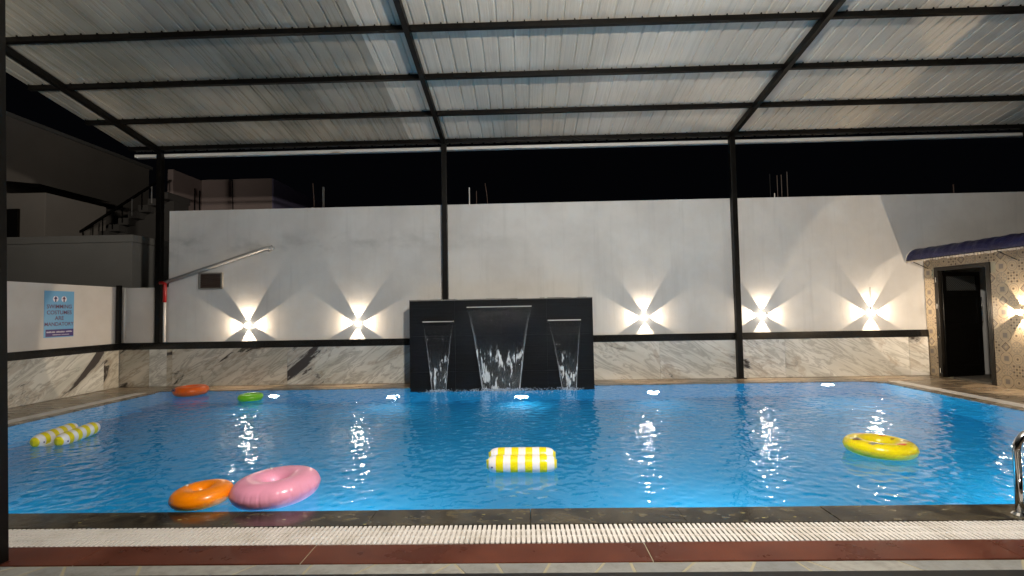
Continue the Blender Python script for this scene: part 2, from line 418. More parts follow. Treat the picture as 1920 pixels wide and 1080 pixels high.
    M['ink'] = new_mat('maroon_ink', (0.10, 0.02, 0.07), 0.4)[0]
    M['ink_white'] = new_mat('white_ink', (0.75, 0.72, 0.78), 0.4)[0]
    M['ink_navy'] = new_mat('navy_ink', (0.03, 0.02, 0.10), 0.4)[0]
    # lamps
    M['lamp_body'] = new_mat('dark_lamp_body', (0.03, 0.03, 0.03), 0.4)[0]
    def emis(name, c, s):
        m = bpy.data.materials.new(name); m.use_nodes = True
        nt = m.node_tree; nt.nodes.clear()
        e = nd(nt, 'Emission', None, Color=c, Strength=s); o = nd(nt, 'OutputMaterial')
        L(nt, e.outputs[0], o.inputs[0])
        return m
    M['warm_lens'] = emis('warm_lens', (1.0, 0.88, 0.70), 60.0)
    M['front_lens'] = emis('front_lens', (1.0, 0.90, 0.74), 330.0)
    M['flood_lens'] = emis('flood_lens', (0.93, 0.97, 1.0), 30.0)
    M['pool_lens'] = emis('pool_lens', (0.85, 0.95, 1.0), 30.0)
build_materials()

# ------------------------------------------------------------------ mesh helpers
class MB:
    def __init__(s):
        s.v = []; s.f = []; s.uv = {}
    def quad(s, a, b, c, d):
        i = len(s.v); s.v += [tuple(a), tuple(b), tuple(c), tuple(d)]; s.f.append((i, i + 1, i + 2, i + 3)); return s
    def poly(s, pts):
        i = len(s.v); s.v += [tuple(p) for p in pts]; s.f.append(tuple(range(i, i + len(pts)))); return s
    def box(s, x0, x1, y0, y1, z0, z1):
        i = len(s.v)
        s.v += [(x, y, z) for z in (z0, z1) for y in (y0, y1) for x in (x0, x1)]
        for q in ((0, 2, 3, 1), (4, 5, 7, 6), (0, 1, 5, 4), (2, 6, 7, 3), (0, 4, 6, 2), (1, 3, 7, 5)):
            s.f.append(tuple(i + k for k in q))
        return s
    def bar(s, a, b, wx, wz, up=(0, 0, 1)):
        a = Vector(a); b = Vector(b); d = (b - a).normalized(); u = Vector(up)
        r = d.cross(u).normalized(); u = r.cross(d)
        i = len(s.v)
        for p in (a, b):
            for sx, sz in ((-1, -1), (1, -1), (1, 1), (-1, 1)):
                s.v.append(tuple(p + r * (sx * wx / 2) + u * (sz * wz / 2)))
        for q in ((0, 1, 2, 3), (7, 6, 5, 4), (0, 4, 5, 1), (1, 5, 6, 2), (2, 6, 7, 3), (3, 7, 4, 0)):
            s.f.append(tuple(i + k for k in q))
        return s
    def prism(s, pts, y0, y1):      # pts in xz, extruded along y
        n = len(pts); i = len(s.v)
        s.v += [(x, y0, z) for x, z in pts] + [(x, y1, z) for x, z in pts]
        s.f.append(tuple(range(i, i + n))); s.f.append(tuple(reversed(range(i + n, i + 2 * n))))
        for k in range(n):
            k2 = (k + 1) % n
            s.f.append((i + k2, i + k, i + n + k, i + n + k2))
        return s
    def slab(s, pts, z0, z1):       # pts in xy
        n = len(pts); i = len(s.v)
        s.v += [(x, y, z0) for x, y in pts] + [(x, y, z1) for x, y in pts]
        s.f.append(tuple(reversed(range(i, i + n)))); s.f.append(tuple(range(i + n, i + 2 * n)))
        for k in range(n):
            k2 = (k + 1) % n
            s.f.append((i + k, i + k2, i + n + k2, i + n + k))
        return s
    def tube(s, pts, r, n=12, caps=True):
        pts = [Vector(p) for p in pts]; i = len(s.v); m = len(pts)
        ref = None
        for k, p in enumerate(pts):
            d = (pts[min(k + 1, m - 1)] - pts[max(k - 1, 0)]).normalized()
            if ref is None:
                ref = d.orthogonal().normalized()
            ref = (ref - d * ref.dot(d)).normalized()
            q = d.cross(ref)
            rr = r[k] if isinstance(r, (list, tuple)) else r
            for j in range(n):
                a = 2 * PI * j / n
                s.v.append(tuple(p + (ref * math.cos(a) + q * math.sin(a)) * rr))
        for k in range(m - 1):
            for j in range(n):
                j2 = (j + 1) % n
                s.f.append((i + k * n + j, i + k * n + j2, i + (k + 1) * n + j2, i + (k + 1) * n + j))
        if caps:
            s.f.append(tuple(i + j for j in reversed(range(n))))
            s.f.append(tuple(i + (m - 1) * n + j for j in range(n)))
        return s
    def mesh(s, name, m, smooth=False, bevel=0.0):
        me = bpy.data.meshes.new(name)
        me.from_pydata(s.v, [], s.f)
        bm = bmesh.new(); bm.from_mesh(me)
        bmesh.ops.recalc_face_normals(bm, faces=bm.faces)
        if bevel:
            bmesh.ops.bevel(bm, geom=[e for e in bm.edges if len(e.link_faces) == 2 and e.calc_face_angle(0) > 0.6], offset=bevel, segments=2, affect='EDGES', profile=0.6)
        bm.to_mesh(me); bm.free()
        if smooth:
            me.polygons.foreach_set('use_smooth', [True] * len(me.polygons))
        if m is not None:
            me.materials.append(M[m] if isinstance(m, str) else m)
        return me
    def build(s, name, m, parent=None, smooth=False, bevel=0.0, loc=(0, 0, 0)):
        return link(name, s.mesh(name, m, smooth, bevel), parent, loc)

def link(name, me, parent=None, loc=(0, 0, 0), rot=None):
    o = bpy.data.objects.new(name, me)
    o.location = loc
    if rot:
        o.rotation_euler = rot
    if parent is not None:
        o.parent = parent
    col.objects.link(o)
    return o

def tag(o, label=None, cat=None, group=None, kind=None):
    for k, v in (('label', label), ('category', cat), ('group', group), ('kind', kind)):
        if v:
            o[k] = v
    return o

def thing(name, label, cat, loc=(0, 0, 0), group=None, rot=None):
    o = link(name, None, None, loc, rot)
    return tag(o, label, cat, group)

D = 9.71            # face of the back wall
HW = 1.16           # height of the wall lamps

# ================================================================== SETTING
X0, X1, Y0, Y1 = -6.55, 6.15, 3.49, 9.08        # pool edges
# ground sheet with the pool cut out
g = MB()
for a, b, c, d in ((-120, -14, -40, 140), (14, 120, -40, 140), (-14, 14, -40, 1.0), (-14, 14, 9.9, 140)):
    g.quad((a, c, -0.06), (b, c, -0.06), (b, d, -0.06), (a, d, -0.06))
tag(g.build('ground', 'ground'), kind='structure')
# basin
bs = MB()
ZB = -1.3
XR = 0.35
corner = [(X1, Y1 - XR), (X1 - 0.04, Y1 - 0.17), (X1 - 0.16, Y1 - 0.05), (X1 - XR, Y1)]
outline = [(X0, Y0), (X1, Y0)] + corner + [(X0, Y1)]
bs.poly([(x, y, ZB) for x, y in outline])
for i in range(len(outline)):
    (xa, ya), (xb, yb) = outline[i], outline[(i + 1) % len(outline)]
    bs.quad((xa, ya, ZB), (xb, yb, ZB), (xb, yb, -0.012), (xa, ya, -0.012))
tag(bs.build('pool_basin', 'basin'), kind='structure')
# water surface: real waves
def make_water():
    random.seed(11)
    waves = []
    for k in range(84):
        lam = 0.065 * (0.30 / 0.065) ** random.random() if k % 7 else random.uniform(0.4, 0.9)
        th = random.uniform(-PI, PI)
        sl = random.uniform(0.5, 1.0) * min(1.0, (0.14 / lam) ** 0.8)
        waves.append((lam, th, random.uniform(0, 2 * PI), sl))
    tot = math.sqrt(sum(s * s / 2 for *_, s in waves))
    import numpy as np
    nx, ny = 1060, 470
    xs = np.linspace(X0, X1, nx); ys = np.linspace(Y0, Y1, ny)
    X, Y = np.meshgrid(xs, ys)
    Z = np.zeros_like(X)
    amp = 0.100
    for lam, th, ph, s in waves:
        k = 2 * PI / lam
        Z += (s / tot * amp) / k * np.sin(k * (X * math.cos(th) + Y * math.sin(th)) + ph)
    env = 0.75 + 0.25 * np.sin(X * 0.9 + 1.1) * np.sin(Y * 1.3 + 0.4)
    Z *= env
    for cx, s in ((-1.49, 0.02), (-0.42, 0.03), (0.76, 0.022)):
        R = np.hypot(X - cx, Y - 8.9)
        Z += s / (2 * PI / 0.17) * np.sin(2 * PI * R / 0.17) * np.exp(-R / 1.5) * (R > 0.05)
    # flatten at the edges
    e = np.minimum(np.minimum(X - X0, X1 - X), np.minimum(Y - Y0, Y1 - Y))
    Z *= np.clip(e / 0.08, 0.15, 1)
    keep = np.ones((ny - 1, nx - 1), bool)
    xm = (xs[:-1] + xs[1:]) / 2; ym = (ys[:-1] + ys[1:]) / 2
    XM, YM = np.meshgrid(xm, ym)
    dx = XM - (X1 - XR); dy = YM - (Y1 - XR)
    keep &= ~((dx > 0) & (dy > 0) & (np.hypot(dx, dy) > XR))
    vs = np.stack([X.ravel(), Y.ravel(), Z.ravel() - 0.008], 1)
    I = np.arange(ny * nx).reshape(ny, nx)
    q = np.stack([I[:-1, :-1][keep], I[:-1, 1:][keep], I[1:, 1:][keep], I[1:, :-1][keep]], 1)
    me = bpy.data.meshes.new('pool_water')
    me.from_pydata(vs.tolist(), [], q.tolist())
    me.polygons.foreach_set('use_smooth', [True] * len(me.polygons))
    me.materials.append(M['water'])
    tag(link('pool_water', me), kind='structure')
make_water()

# ---- pool deck: base slab and paving
deck = MB()
for a, b, c, d in ((-14, X0 - 0.02, 1.0, 9.9), (X1 + 0.02, 14, 1.0, 9.9), (X0 - 0.02, X1 + 0.02, 1.0, Y0 - 0.02), (X0 - 0.02, X1 + 0.02, Y1 + 0.02, 9.9)):
    deck.box(a, b, c, d, -0.3, -0.05)
dk = tag(deck.build('pool_deck', 'grout'), kind='structure')

def pave(x0, x1, y0, y1, m, name='paving_slab', z=0.0, gap=0.006, th=0.04, bevel=0.003, jig=0.0015):
    me = MB().box(-(x1 - x0) / 2 + gap / 2, (x1 - x0) / 2 - gap / 2, -(y1 - y0) / 2 + gap / 2, (y1 - y0) / 2 - gap / 2, -th, 0).mesh(name, m, bevel=bevel)
    return link(name, me, dk, ((x0 + x1) / 2, (y0 + y1) / 2, z + random.uniform(-jig, jig)))
def row_x(xs, y0, y1, m, **k):
    for a, b in zip(xs[:-1], xs[1:]):
        pave(a, b, y0, y1, m, **k)
# near edge: wet dark coping, channel, red granite, grey stone strip
row_x([-9.3, -7.4, -5.6, -4.1, -2.95, -1.95, -1.02, 0.02, 1.0, 1.95, 3.0, 4.3, 5.6, 7.0], 3.252, Y0 + 0.012, 'wet_stone', z=0.004, gap=0.0025)
tag(MB().box(-9, 9, 3.0, 3.25, -0.048, -0.04).build('drain_channel', 'dark_channel', dk))
tag(MB().box(-9, 9, 2.78, 2.995, -0.045, -0.002).build('joint_bed', 'grout', dk))
row_x([-9.3, -6.4, -4.3, -2.49, -1.235, 0.666, 2.6, 4.5, 7.0], 2.775, 2.998, 'red_granite', z=0.002, gap=0.005)
tag(MB().box(-6, 6, 2.603, 2.773, -0.045, -0.003).build('joint_bed', 'grout', dk))
random.seed(5)
x = -5.0
while x < 5.0:                                      # crazy paving strip of pale grey pieces
    wd = random.uniform(0.16, 0.42)
    sk0, sk1 = sk1 if x > -5 else 0.0, random.uniform(-0.16, 0.16)
    me = MB().slab([(-wd / 2, -0.085), (wd / 2 - 0.012, -0.085), (wd / 2 + sk1 - 0.012, 0.085), (-wd / 2 + sk0, 0.085)], -0.03, 0).mesh('paving_piece', 'grey_stone', bevel=0.003)
    link('paving_piece', me, dk, (x + wd / 2, 2.685, 0.0 + random.uniform(-0.002, 0.001)))
    x += wd + 0.004
# back deck
random.seed(9)
row_x([-7.84, -6.62], 8.9, 9.69, 'deck')
row_x([-6.6, -5.75, -4.78, -3.9, -2.98, -2.06], Y1 - 0.012, 9.69, 'deck', z=0.003)
row_x([1.24, 2.1, 3.0, 3.86, 4.75, 5.5, 6.3, 7.0, 7.54], Y1 - 0.012, 9.69, 'deck', z=0.003)
# left deck and its coping beside the pool, right deck
ys = [1.0, 2.2, 3.4, 4.6, 5.8, 6.9, 7.9, 8.9]
for a, b in zip(ys[:-1], ys[1:]):
    pave(-7.84, -6.91, a, b, 'deck')
    pave(6.51, 7.02, a, b, 'deck'); pave(7.02, 7.54, a, b, 'deck')
    if a >= 3.4:
        pave(-6.69, X0 + 0.012, a, b, 'deck', z=0.003)
        pave(X1 - 0.012, 6.29, a, b, 'deck', z=0.003)
pave(6.3, 7.0, 8.9, Y1 - 0.012, 'deck'); pave(7.0, 7.54, 8.9, Y1 - 0.012, 'deck')
pave(X1 - 0.012, 6.3, 8.9, Y1 - 0.012, 'deck')
# rounded back corner filler
cf = [(X1 + 0.0, Y1 + 0.0)] + [(X1 - XR + XR * math.cos(a), Y1 - XR + XR * math.sin(a)) for a in [PI / 2 * k / 8 for k in range(9)]]
MB().slab([cf[0]] + list(reversed(cf[1:])), -0.06, 0.001).build('paving_slab', 'deck', dk)
row_x([-6.0, -3.0, 0.0, 3.0, 6.0], 1.0, 2.3, 'deck')
tag(MB().box(-6, 6, 2.32, 2.6, -0.02, 0.035).build('sill_stand_in', 'sill_black', None, bevel=0.004), 'low black strip standing in for the window frame sill in front of the pale stone strip', 'step')  # added block in place of the dark sill of the near window frame

# ================================================================== WALLS
bw = thing('boundary_wall', 'tall white stained wall behind the pool with marble dado and black band', 'wall', (0, D, 0))
wm = MB()
wm.box(-6.9, 11.5, 0.0, 0.22, -0.05, 3.41)
wm.build('wall', 'plaster', bw, bevel=0.008)
for a, b, z0 in ((-6.9, -2.05, 0), (1.24, 7.54, 0)):
    MB().box(a, b, -0.045, -0.002, 0.715, 0.848).build('trim_band', 'granite_black', bw, bevel=0.004)
for xs, m in (([-6.9, -6.79, -4.55, -2.05], 'marble_dark'), ([1.24, 2.555, 4.05, 4.89, 7.18, 7.54], 'marble_pale')):
    for a, b in zip(xs[:-1], xs[1:]):
        me = MB().box(-(b - a) / 2 + 0.002, (b - a) / 2 - 0.002, -0.014, 0.014, 0.004, 0.713).mesh('marble_panel', m, bevel=0.0015)
        link('marble_panel', me, bw, ((a + b) / 2, -0.018 + random.uniform(-0.0015, 0.0015), 0))

lw = thing('low_wall', 'low white wall section between left corner and tall wall', 'wall', (0, D + 0.012, 0))
MB().box(-7.84, -6.905, 0, 0.2, -0.05, 1.915).build('wall', 'cream', lw, bevel=0.006)
MB().box(-7.84, -6.905, -0.045, -0.002, 0.715, 0.848).build('trim_band', 'granite_black', lw, bevel=0.004)
for a, b in ((-7.84, -7.25), (-7.25, -6.905)):
    me = MB().box(-(b - a) / 2 + 0.002, (b - a) / 2 - 0.002, -0.014, 0.014, 0.004, 0.713).mesh('marble_panel', 'marble_dark', bevel=0.0015)
    link('marble_panel', me, lw, ((a + b) / 2, -0.018, 0))

sw = thing('side_wall', 'white left side wall carrying the blue poster above marble', 'wall', (-7.86, 0, 0))
MB().box(-0.2, 0, 1.0, D + 0.21, -0.05, 1.93).build('wall', 'cream', sw, bevel=0.006)
MB().box(0.002, 0.045, 1.0, D - 0.05, 0.715, 0.845).build('trim_band', 'granite_black', sw, bevel=0.004)
for a, b in ((1.0, 3.3), (3.3, 5.6), (5.6, 7.1), (7.1, 9.32), (9.32, D - 0.03)):
    me = MB().box(-0.014, 0.014, -(b - a) / 2 + 0.002, (b - a) / 2 - 0.002, 0.004, 0.713).mesh('marble_panel', 'marble_dark', bevel=0.0015)
    # panel grain is authored in the xz plane: turn the panel so that its grain runs along the wall
    me2 = MB().box(-(b - a) / 2 + 0.002, (b - a) / 2 - 0.002, -0.014, 0.014, 0.004, 0.713).mesh('marble_panel', 'marble_dark', bevel=0.0015)
    bpy.data.meshes.remove(me)
    link('marble_panel', me2, sw, (0.018, (a + b) / 2, 0), (0, 0, PI / 2))

cp = thing('corner_pole', 'slim black pole with white pipe in the left wall corner', 'pole', (-7.78, D - 0.12, 0))
MB().box(-0.035, 0.035, -0.035, 0.035, 0.85, 1.96).build('pole', 'steel_black', cp, bevel=0.004)
MB().tube([(0.065, 0.06, 0.86), (0.065, 0.06, 1.9)], 0.022, 12).build('pipe', 'pvc', cp, smooth=True)

# poster on the left side wall
po = thing('poster', 'blue SWIMMING COSTUMES ARE MANDATORY poster on the left wall', 'poster', (-7.858, 8.42, 1.42), rot=(0, 0, PI / 2))
# local: x along wall (+x = +y world), -y towards pool
MB().box(-0.275, 0.275, -0.004, 0.0, -0.39, 0.39).build('sheet', 'poster_blue', po)
MB().box(-0.245, 0.27, -0.0055, -0.0042, -0.375, -0.255).build('footer', 'poster_purple', po)
def text(s, size, x, z, m, y=-0.0048, name='lettering', parent=po):
    cu = bpy.data.curves.new(name, 'FONT')
    cu.body = s; cu.size = size; cu.align_x = 'CENTER'; cu.align_y = 'CENTER'; cu.extrude = 0.0004; cu.offset = size * 0.012
    o = bpy.data.objects.new(name, cu)
    o.location = (x, y, z); o.rotation_euler = (PI / 2, 0, 0); o.parent = parent
    cu.materials.append(M[m]); col.objects.link(o)
    dg = bpy.context.evaluated_depsgraph_get(); dg.update()
    me = bpy.data.meshes.new_from_object(o.evaluated_get(dg))
    bpy.data.objects.remove(o); bpy.data.curves.remove(cu)
    return link(name, me, parent, (x, y, z), (PI / 2, 0, 0))
for s, zz in (('SWIMMING', 0.125), ('COSTUMES', 0.025), ('ARE', -0.07), ('MANDATORY', -0.17)):
    text(s, 0.092 if s != 'MANDATORY' else 0.086, 0, zz, 'ink')
for k, xx in enumerate((-0.075, 0.08)):
    c = MB().prism([(xx + 0.05 * math.cos(2 * PI * i / 24), 0.255 + 0.05 * math.sin(2 * PI * i / 24)) for i in range(24)], -0.0052, -0.0042)
    c.build('icon_disc', 'ink_white', po)
    a = MB().prism([(xx - 0.012, 0.205), (xx + 0.012, 0.205), (xx + 0.012, 0.255), (xx + 0.034, 0.255), (xx, 0.305), (xx - 0.034, 0.255), (xx - 0.012, 0.255)], -0.0062, -0.0054)
    a.build('icon_arrow', 'ink_navy' if k == 0 else 'ink', po)
# the footer's two lines cannot be read in the photograph: only their grey strokes are there
for n_, (x0, x1, zz, hh) in enumerate(((-0.225, -0.155, -0.298, 0.026), (-0.14, -0.075, -0.298, 0.026), (-0.05, 0.10, -0.298, 0.026), (0.125, 0.245, -0.296, 0.026), (-0.12, 0.03, -0.345, 0.013), (0.045, 0.19, -0.345, 0.013))):
    mb = MB(); xx = x0
    while xx < x1:
        mb.box(xx, min(x1, xx + hh * 0.45), -0.0066, -0.0057, zz - hh / 2, zz + hh / 2 * random.uniform(0.5, 1)); xx += hh * 0.75
    mb.build('footer_stroke', 'ink_white', po)

# vent
ve = thing('wall_vent', 'small brown louvred vent under the slanting pipe', 'vent', (-6.055, D, 2.02))
MB().box(-0.205, 0.205, -0.012, 0.05, -0.135, 0.135).build('vent_back', 'dark_louvre', ve)
for a in (((-0.235, 0.235), (0.135, 0.16)), ((-0.235, 0.235), (-0.16, -0.135)), ((-0.235, -0.205), (-0.135, 0.135)), ((0.205, 0.235), (-0.135, 0.135))):
    MB().box(a[0][0], a[0][1], -0.042, -0.002, a[1][0], a[1][1]).build('frame', 'mortar', ve, bevel=0.003)
for k in range(6):
    zz = -0.11 + k * 0.044
    MB().poly([(-0.2, -0.03, zz - 0.012), (0.2, -0.03, zz - 0.012), (0.2, -0.014, zz + 0.018), (-0.2, -0.014, zz + 0.018)]).build('slat', 'dark_louvre', ve)

# drain pipe
dp = thing('drain_pipe', 'slanting galvanised pipe with red upright sleeve on tall wall', 'pipe', (0, 0, 0))
MB().tube([(-6.93, 9.63, 2.0), (-5.02, 9.62, 2.605), (-4.93, 9.625, 2.628), (-4.88, 9.65, 2.635), (-4.85, 9.72, 2.63)], 0.036, 14).build('pipe', 'galv', dp, smooth=True)
MB().tube([(-6.895, 9.60, 0.86), (-6.895, 9.60, 1.64)], 0.025, 12).build('riser', 'pvc', dp, smooth=True)
MB().tube([(-6.895, 9.60, 1.62), (-6.895, 9.60, 1.93), (-6.90, 9.605, 1.975), (-6.94, 9.61, 1.995), (-7.0, 9.61, 1.995)], 0.034, 12).build('red_sleeve', 'red', dp, smooth=True)
MB().tube([(-4.88, 9.64, 2.66), (-4.86, 9.685, 2.60)], 0.055, 12).build('elbow_collar', 'galv', dp, smooth=True)

# rebar stubs on the wall tops and behind
def rebar(x, y, z0, z1, r, label, m='rusty', lean=0.0):
    o = MB().tube([(0, 0, -0.05), (lean * 0.4, 0, (z1 - z0) * 0.5), (lean, 0, z1 - z0)], r, 6).build('rebar', m, None, loc=(x, y, z0))
    tag(o, label, 'rebar', 'steel bars sticking up from the wall top')
rebar(-3.9, D + 0.11, 3.41, 3.84, 0.022, 'thick grey bar rising at right end of the lilac block', 'mortar_dark')
rebar(-4.1, D + 0.16, 3.41, 3.93, 0.009, 'thin dark bar just left of the thick grey bar', 'rusty', -0.03)
rebar(-1.015, D + 0.08, 3.41, 3.755, 0.010, 'brightest pale bar on wall top right of middle post', 'pvc')
rebar(-0.88, D + 0.12, 3.41, 3.69, 0.009, 'shorter dim bar beside the brightest pale bar', 'rusty')
rebar(-0.66, D + 0.16, 3.41, 3.85, 0.008, 'thin leaning bar right of the shorter dim bar', 'rusty', -0.05)
rebar(4.82, D + 0.14, 3.41, 3.9, 0.009, 'leftmost of four tall dark bars right of third post', 'steel_black')
rebar(4.86, D + 0.06, 3.41, 3.5, 0.009, 'very short pale stub beside four tall dark bars', 'pvc')
rebar(4.97, D + 0.16, 3.41, 3.87, 0.008, 'second of four tall dark bars right of third post', 'dark_louvre')
rebar(5.03, D + 0.12, 3.41, 3.87, 0.008, 'third of four tall dark bars right of third post', 'dark_louvre')
rebar(5.13, D + 0.1, 3.41, 3.92, 0.009, 'rightmost of four tall dark bars right of third post', 'dark_louvre')
rebar(8.27, D + 0.1, 3.41, 3.6, 0.012, 'lone short bar on far right stretch of wall top', 'rusty')

# ================================================================== CANOPY
ZA, SL = 6.148, -0.1598
rz = lambda y: ZA + SL * y
ca = thing('pool_canopy', 'corrugated canopy roof on black steel posts over the pool', 'canopy')
PITCH = 0.22
def sheet_profile(n):
    pts = []
    for k in range(n):
        x = k * PITCH
        pts += [(x, 0), (x + 0.092, 0), (x + 0.101, 0.020), (x + 0.119, 0.020), (x + 0.128, 0)]
    pts.append((n * PITCH + 0.03, 0.002))
    return pts
prof = sheet_profile(5)
sm = MB()
n = len(prof)
TH = 0.004
ya, yb = 0.9, 9.82
for y in (ya, yb):
    sm.v += [(x, y - ya, z + SL * (y - ya)) for x, z in prof] + [(x, y - ya, z + TH + SL * (y - ya)) for x, z in prof]
for k in range(n - 1):
    sm.f.append((k, k + 1, 2 * n + k + 1, 2 * n + k))
    sm.f.append((n + k + 1, n + k, 3 * n + k, 3 * n + k + 1))
for e in (0, 2 * n):
    for k in range(n - 1):
        sm.f.append((e + k + 1, e + k, e + n + k, e + n + k + 1))
sm.f.append((0, n, 3 * n, 2 * n)); sm.f.append((n - 1, 2 * n - 1, 4 * n - 1, 3 * n - 1))
sme = sm.mesh('roof_sheet', 'sheet')
sold = sme.copy(); sold.materials[0] = M['old_sheet']
x = -7.66
k = 0
while x < 12.3:
    link('roof_sheet', sold if x < -2.9 else sme, ca, (x, ya, rz(ya) + 0.052 + (0.003 if k % 2 else 0.0)))
    x += 5 * PITCH; k += 1
PUR = [9.61, 8.63, 7.60, 6.55, 5.4, 4.2, 3.0, 1.9, 1.0]
for y in PUR:
    MB().bar((-7.64, y, rz(y) + 0.008), (12.3, y, rz(y) + 0.008), 0.055, 0.078, up=(0, 0.158, 0.987)).build('purlin', 'steel_black', ca, bevel=0.004)
# screws along the purlins
sc_ = MB()
x = -7.66 + 0.11
while x < 12.2:
    for y in PUR[:5]:
        sc_.box(x - 0.075, x - 0.06, y - 0.048, y - 0.034, rz(y) + 0.03, rz(y) + 0.054)
    x += PITCH
tag(sc_.build('roof_screws', 'steel_black', ca), kind='stuff')
RX = [-7.05, -1.47, 4.0, 9.5]
for x in RX:
    MB().bar((x, 0.95, rz(0.95) - 0.035), (x, 9.66, rz(9.66) - 0.035), 0.075, 0.10, up=(0, 0.158, 0.987)).build('rafter', 'steel_black', ca, bevel=0.004)
for x, z0, yo in ((-7.05, 0.85, 0.08), (-1.47, 0, 0), (4.0, 0, 0), (9.5, 3.42, 0)):
    MB().box(x - 0.05, x + 0.05, 9.53 + yo, 9.63 + yo, z0, rz(9.6) - 0.07).build('post', 'steel_black', ca, bevel=0.006)
for x in (4.0,):
    MB().box(x - 0.09, x + 0.09, 9.5, 9.66, 0.003, 0.016).build('base_plate', 'steel_black', ca)
# far eave gutter strip
ed = -7.6
for a, b in ((-7.6, -1.9), (-1.9, 3.2), (3.2, 7.9), (7.9, 12.3)):
    MB().box(a + 0.002, b - 0.002, 9.69, 9.80, rz(9.7) - 0.118, rz(9.7) - 0.062).build('gutter', 'white_metal', ca, bevel=0.004)
# leaning black post standing in for the left jamb of the near window frame
MB().bar((-2.95, 2.79, 0.0), (-3.055, 2.79, 3.3), 0.09, 0.09, up=(0, 1, 0)).bar((-3.055, 2.79, 3.3), (-3.13, 2.79, rz(2.79) - 0.04), 0.09, 0.09, up=(0, 1, 0)).build('post', 'steel_black', ca)

# ================================================================== FOUNTAIN
FX0, FX1, FY, FZ = -2.035, 1.22, 9.0, 1.54
fo = thing('fountain_wall', 'black slate fountain wall standing at the back edge of pool', 'fountain', (0, FY, 0))
MB().box(FX0 + 0.02, FX1 - 0.02, 0.02, 0.66, -0.35, FZ - 0.005).build('core', 'steel_black', fo)
random.seed(3)
cols_ = [FX0, FX0 + 0.81, FX0 + 1.63, FX0 + 2.44, FX1]
for r_ in range(3):
    zz0, zz1 = -0.35 + r_ * 0.63, -0.35 + (r_ + 1) * 0.63
    zz1 = min(zz1, FZ)
    for a, b in zip(cols_[:-1], cols_[1:]):
        me = MB().box(a + 0.001, b - 0.001, 0.0, 0.02, zz0 + 0.001, zz1 - 0.001).mesh('slate_panel', 'slate', bevel=0.001)
        link('slate_panel', me, fo, (0, random.uniform(-0.001, 0.001), 0))
for xs in (FX0, FX1 - 0.02):
    MB().box(xs, xs + 0.02, 0.021, 0.66, -0.35, FZ).build('side_panel', 'slate', fo)
cp_ = MB()
x = FX0
while x < FX1 - 0.01:
    wd = min(random.uniform(0.05, 0.16), FX1 - x)
    cp_.box(x, x + wd, random.uniform(-0.012, -0.004), 0.67, FZ, FZ + random.uniform(0.012, 0.024)); x += wd
cp_.build('coping', 'mortar', fo)
def spout(x0, x1, z):
    s = MB()
    s.prism([(x0, z + 0.010), (x1, z + 0.010), (x1, z + 0.026), (x0, z + 0.026)], -0.07, 0.0)
    for k in (2, 3):                                   # the lip's front edge leans back, so that it faces up a little
        s.v[k] = (s.v[k][0], -0.058, s.v[k][2])
    s.build('spout', 'brushed', fo, bevel=0.001)
    MB().box(x0 - 0.004, x1 + 0.004, -0.055, -0.001, z - 0.018, z + 0.011).build('spout_mouth', 'steel_black', fo)
SP = ((-1.79, -1.24, 1.15, -1.62, -1.37), (-1.005, 0.14, 1.395, -0.745, -0.085), (0.42, 1.0, 1.14, 0.635, 0.885))
for x0, x1, z, b0, b1 in SP:
    spout(x0, x1, z)
FL = ('narrow sheet of water falling from the left spout', 'wide central sheet of water falling from the long spout', 'narrow sheet of water falling from the right spout')
for i, (x0, x1, z, b0, b1) in enumerate(SP):
    nu, nv = 28, 44
    vs, fs, uvs = [], [], []
    for j in range(nv + 1):
        t = j / nv
        zz = (z - 0.01) * (1 - t) - 0.005 * t
        ease = t ** 0.72
        xa = x0 + (b0 - x0) * ease; xb = x1 + (b1 - x1) * ease
        yy = FY - 0.06 - 0.10 * math.sqrt(t)
        for q in range(nu + 1):
            u = q / nu
            e = abs(u - 0.5) * 2
            amp = 0.014 * t * math.sin(u * 23 + i) * math.sin(t * 17 + u * 9) + 0.02 * t * math.sin(u * 7 + 2 * i)
            vs.append((xa + (xb - xa) * u, yy + amp, zz)); uvs.append((u, 1 - t))
    for j in range(nv):
        for q in range(nu):
            a = j * (nu + 1) + q
            fs.append((a, a + 1, a + nu + 2, a + nu + 1))
    me = bpy.data.meshes.new('waterfall'); me.from_pydata(vs, [], fs)
    ul = me.uv_layers.new()
    for lp in me.loops:
        ul.data[lp.index].uv = uvs[lp.vertex_index]
    me.polygons.foreach_set('use_smooth', [True] * len(me.polygons))
    me.materials.append(M['fall'])
    wf = tag(link('waterfall', me), FL[i], 'waterfall', 'sheets of water falling from the fountain')
    for sgn, xa, xb in ((0, x0, b0), (1, x1, b1)):
        pts, rr = [], []
        for j in range(26):
            t = j / 25
            pts.append((xa + (xb - xa) * t ** 0.72 + 0.006 * math.sin(t * 19 + i), FY - 0.06 - 0.10 * math.sqrt(t), (z - 0.01) * (1 - t) - 0.005 * t))
            rr.append(0.0003 + (0.0013 + 0.0009 * math.sin(t * 31 + i + sgn)) * min(1, t * 2.2))
        MB().tube(pts, rr, 8).build('rim', 'clear_rim', wf, smooth=True)
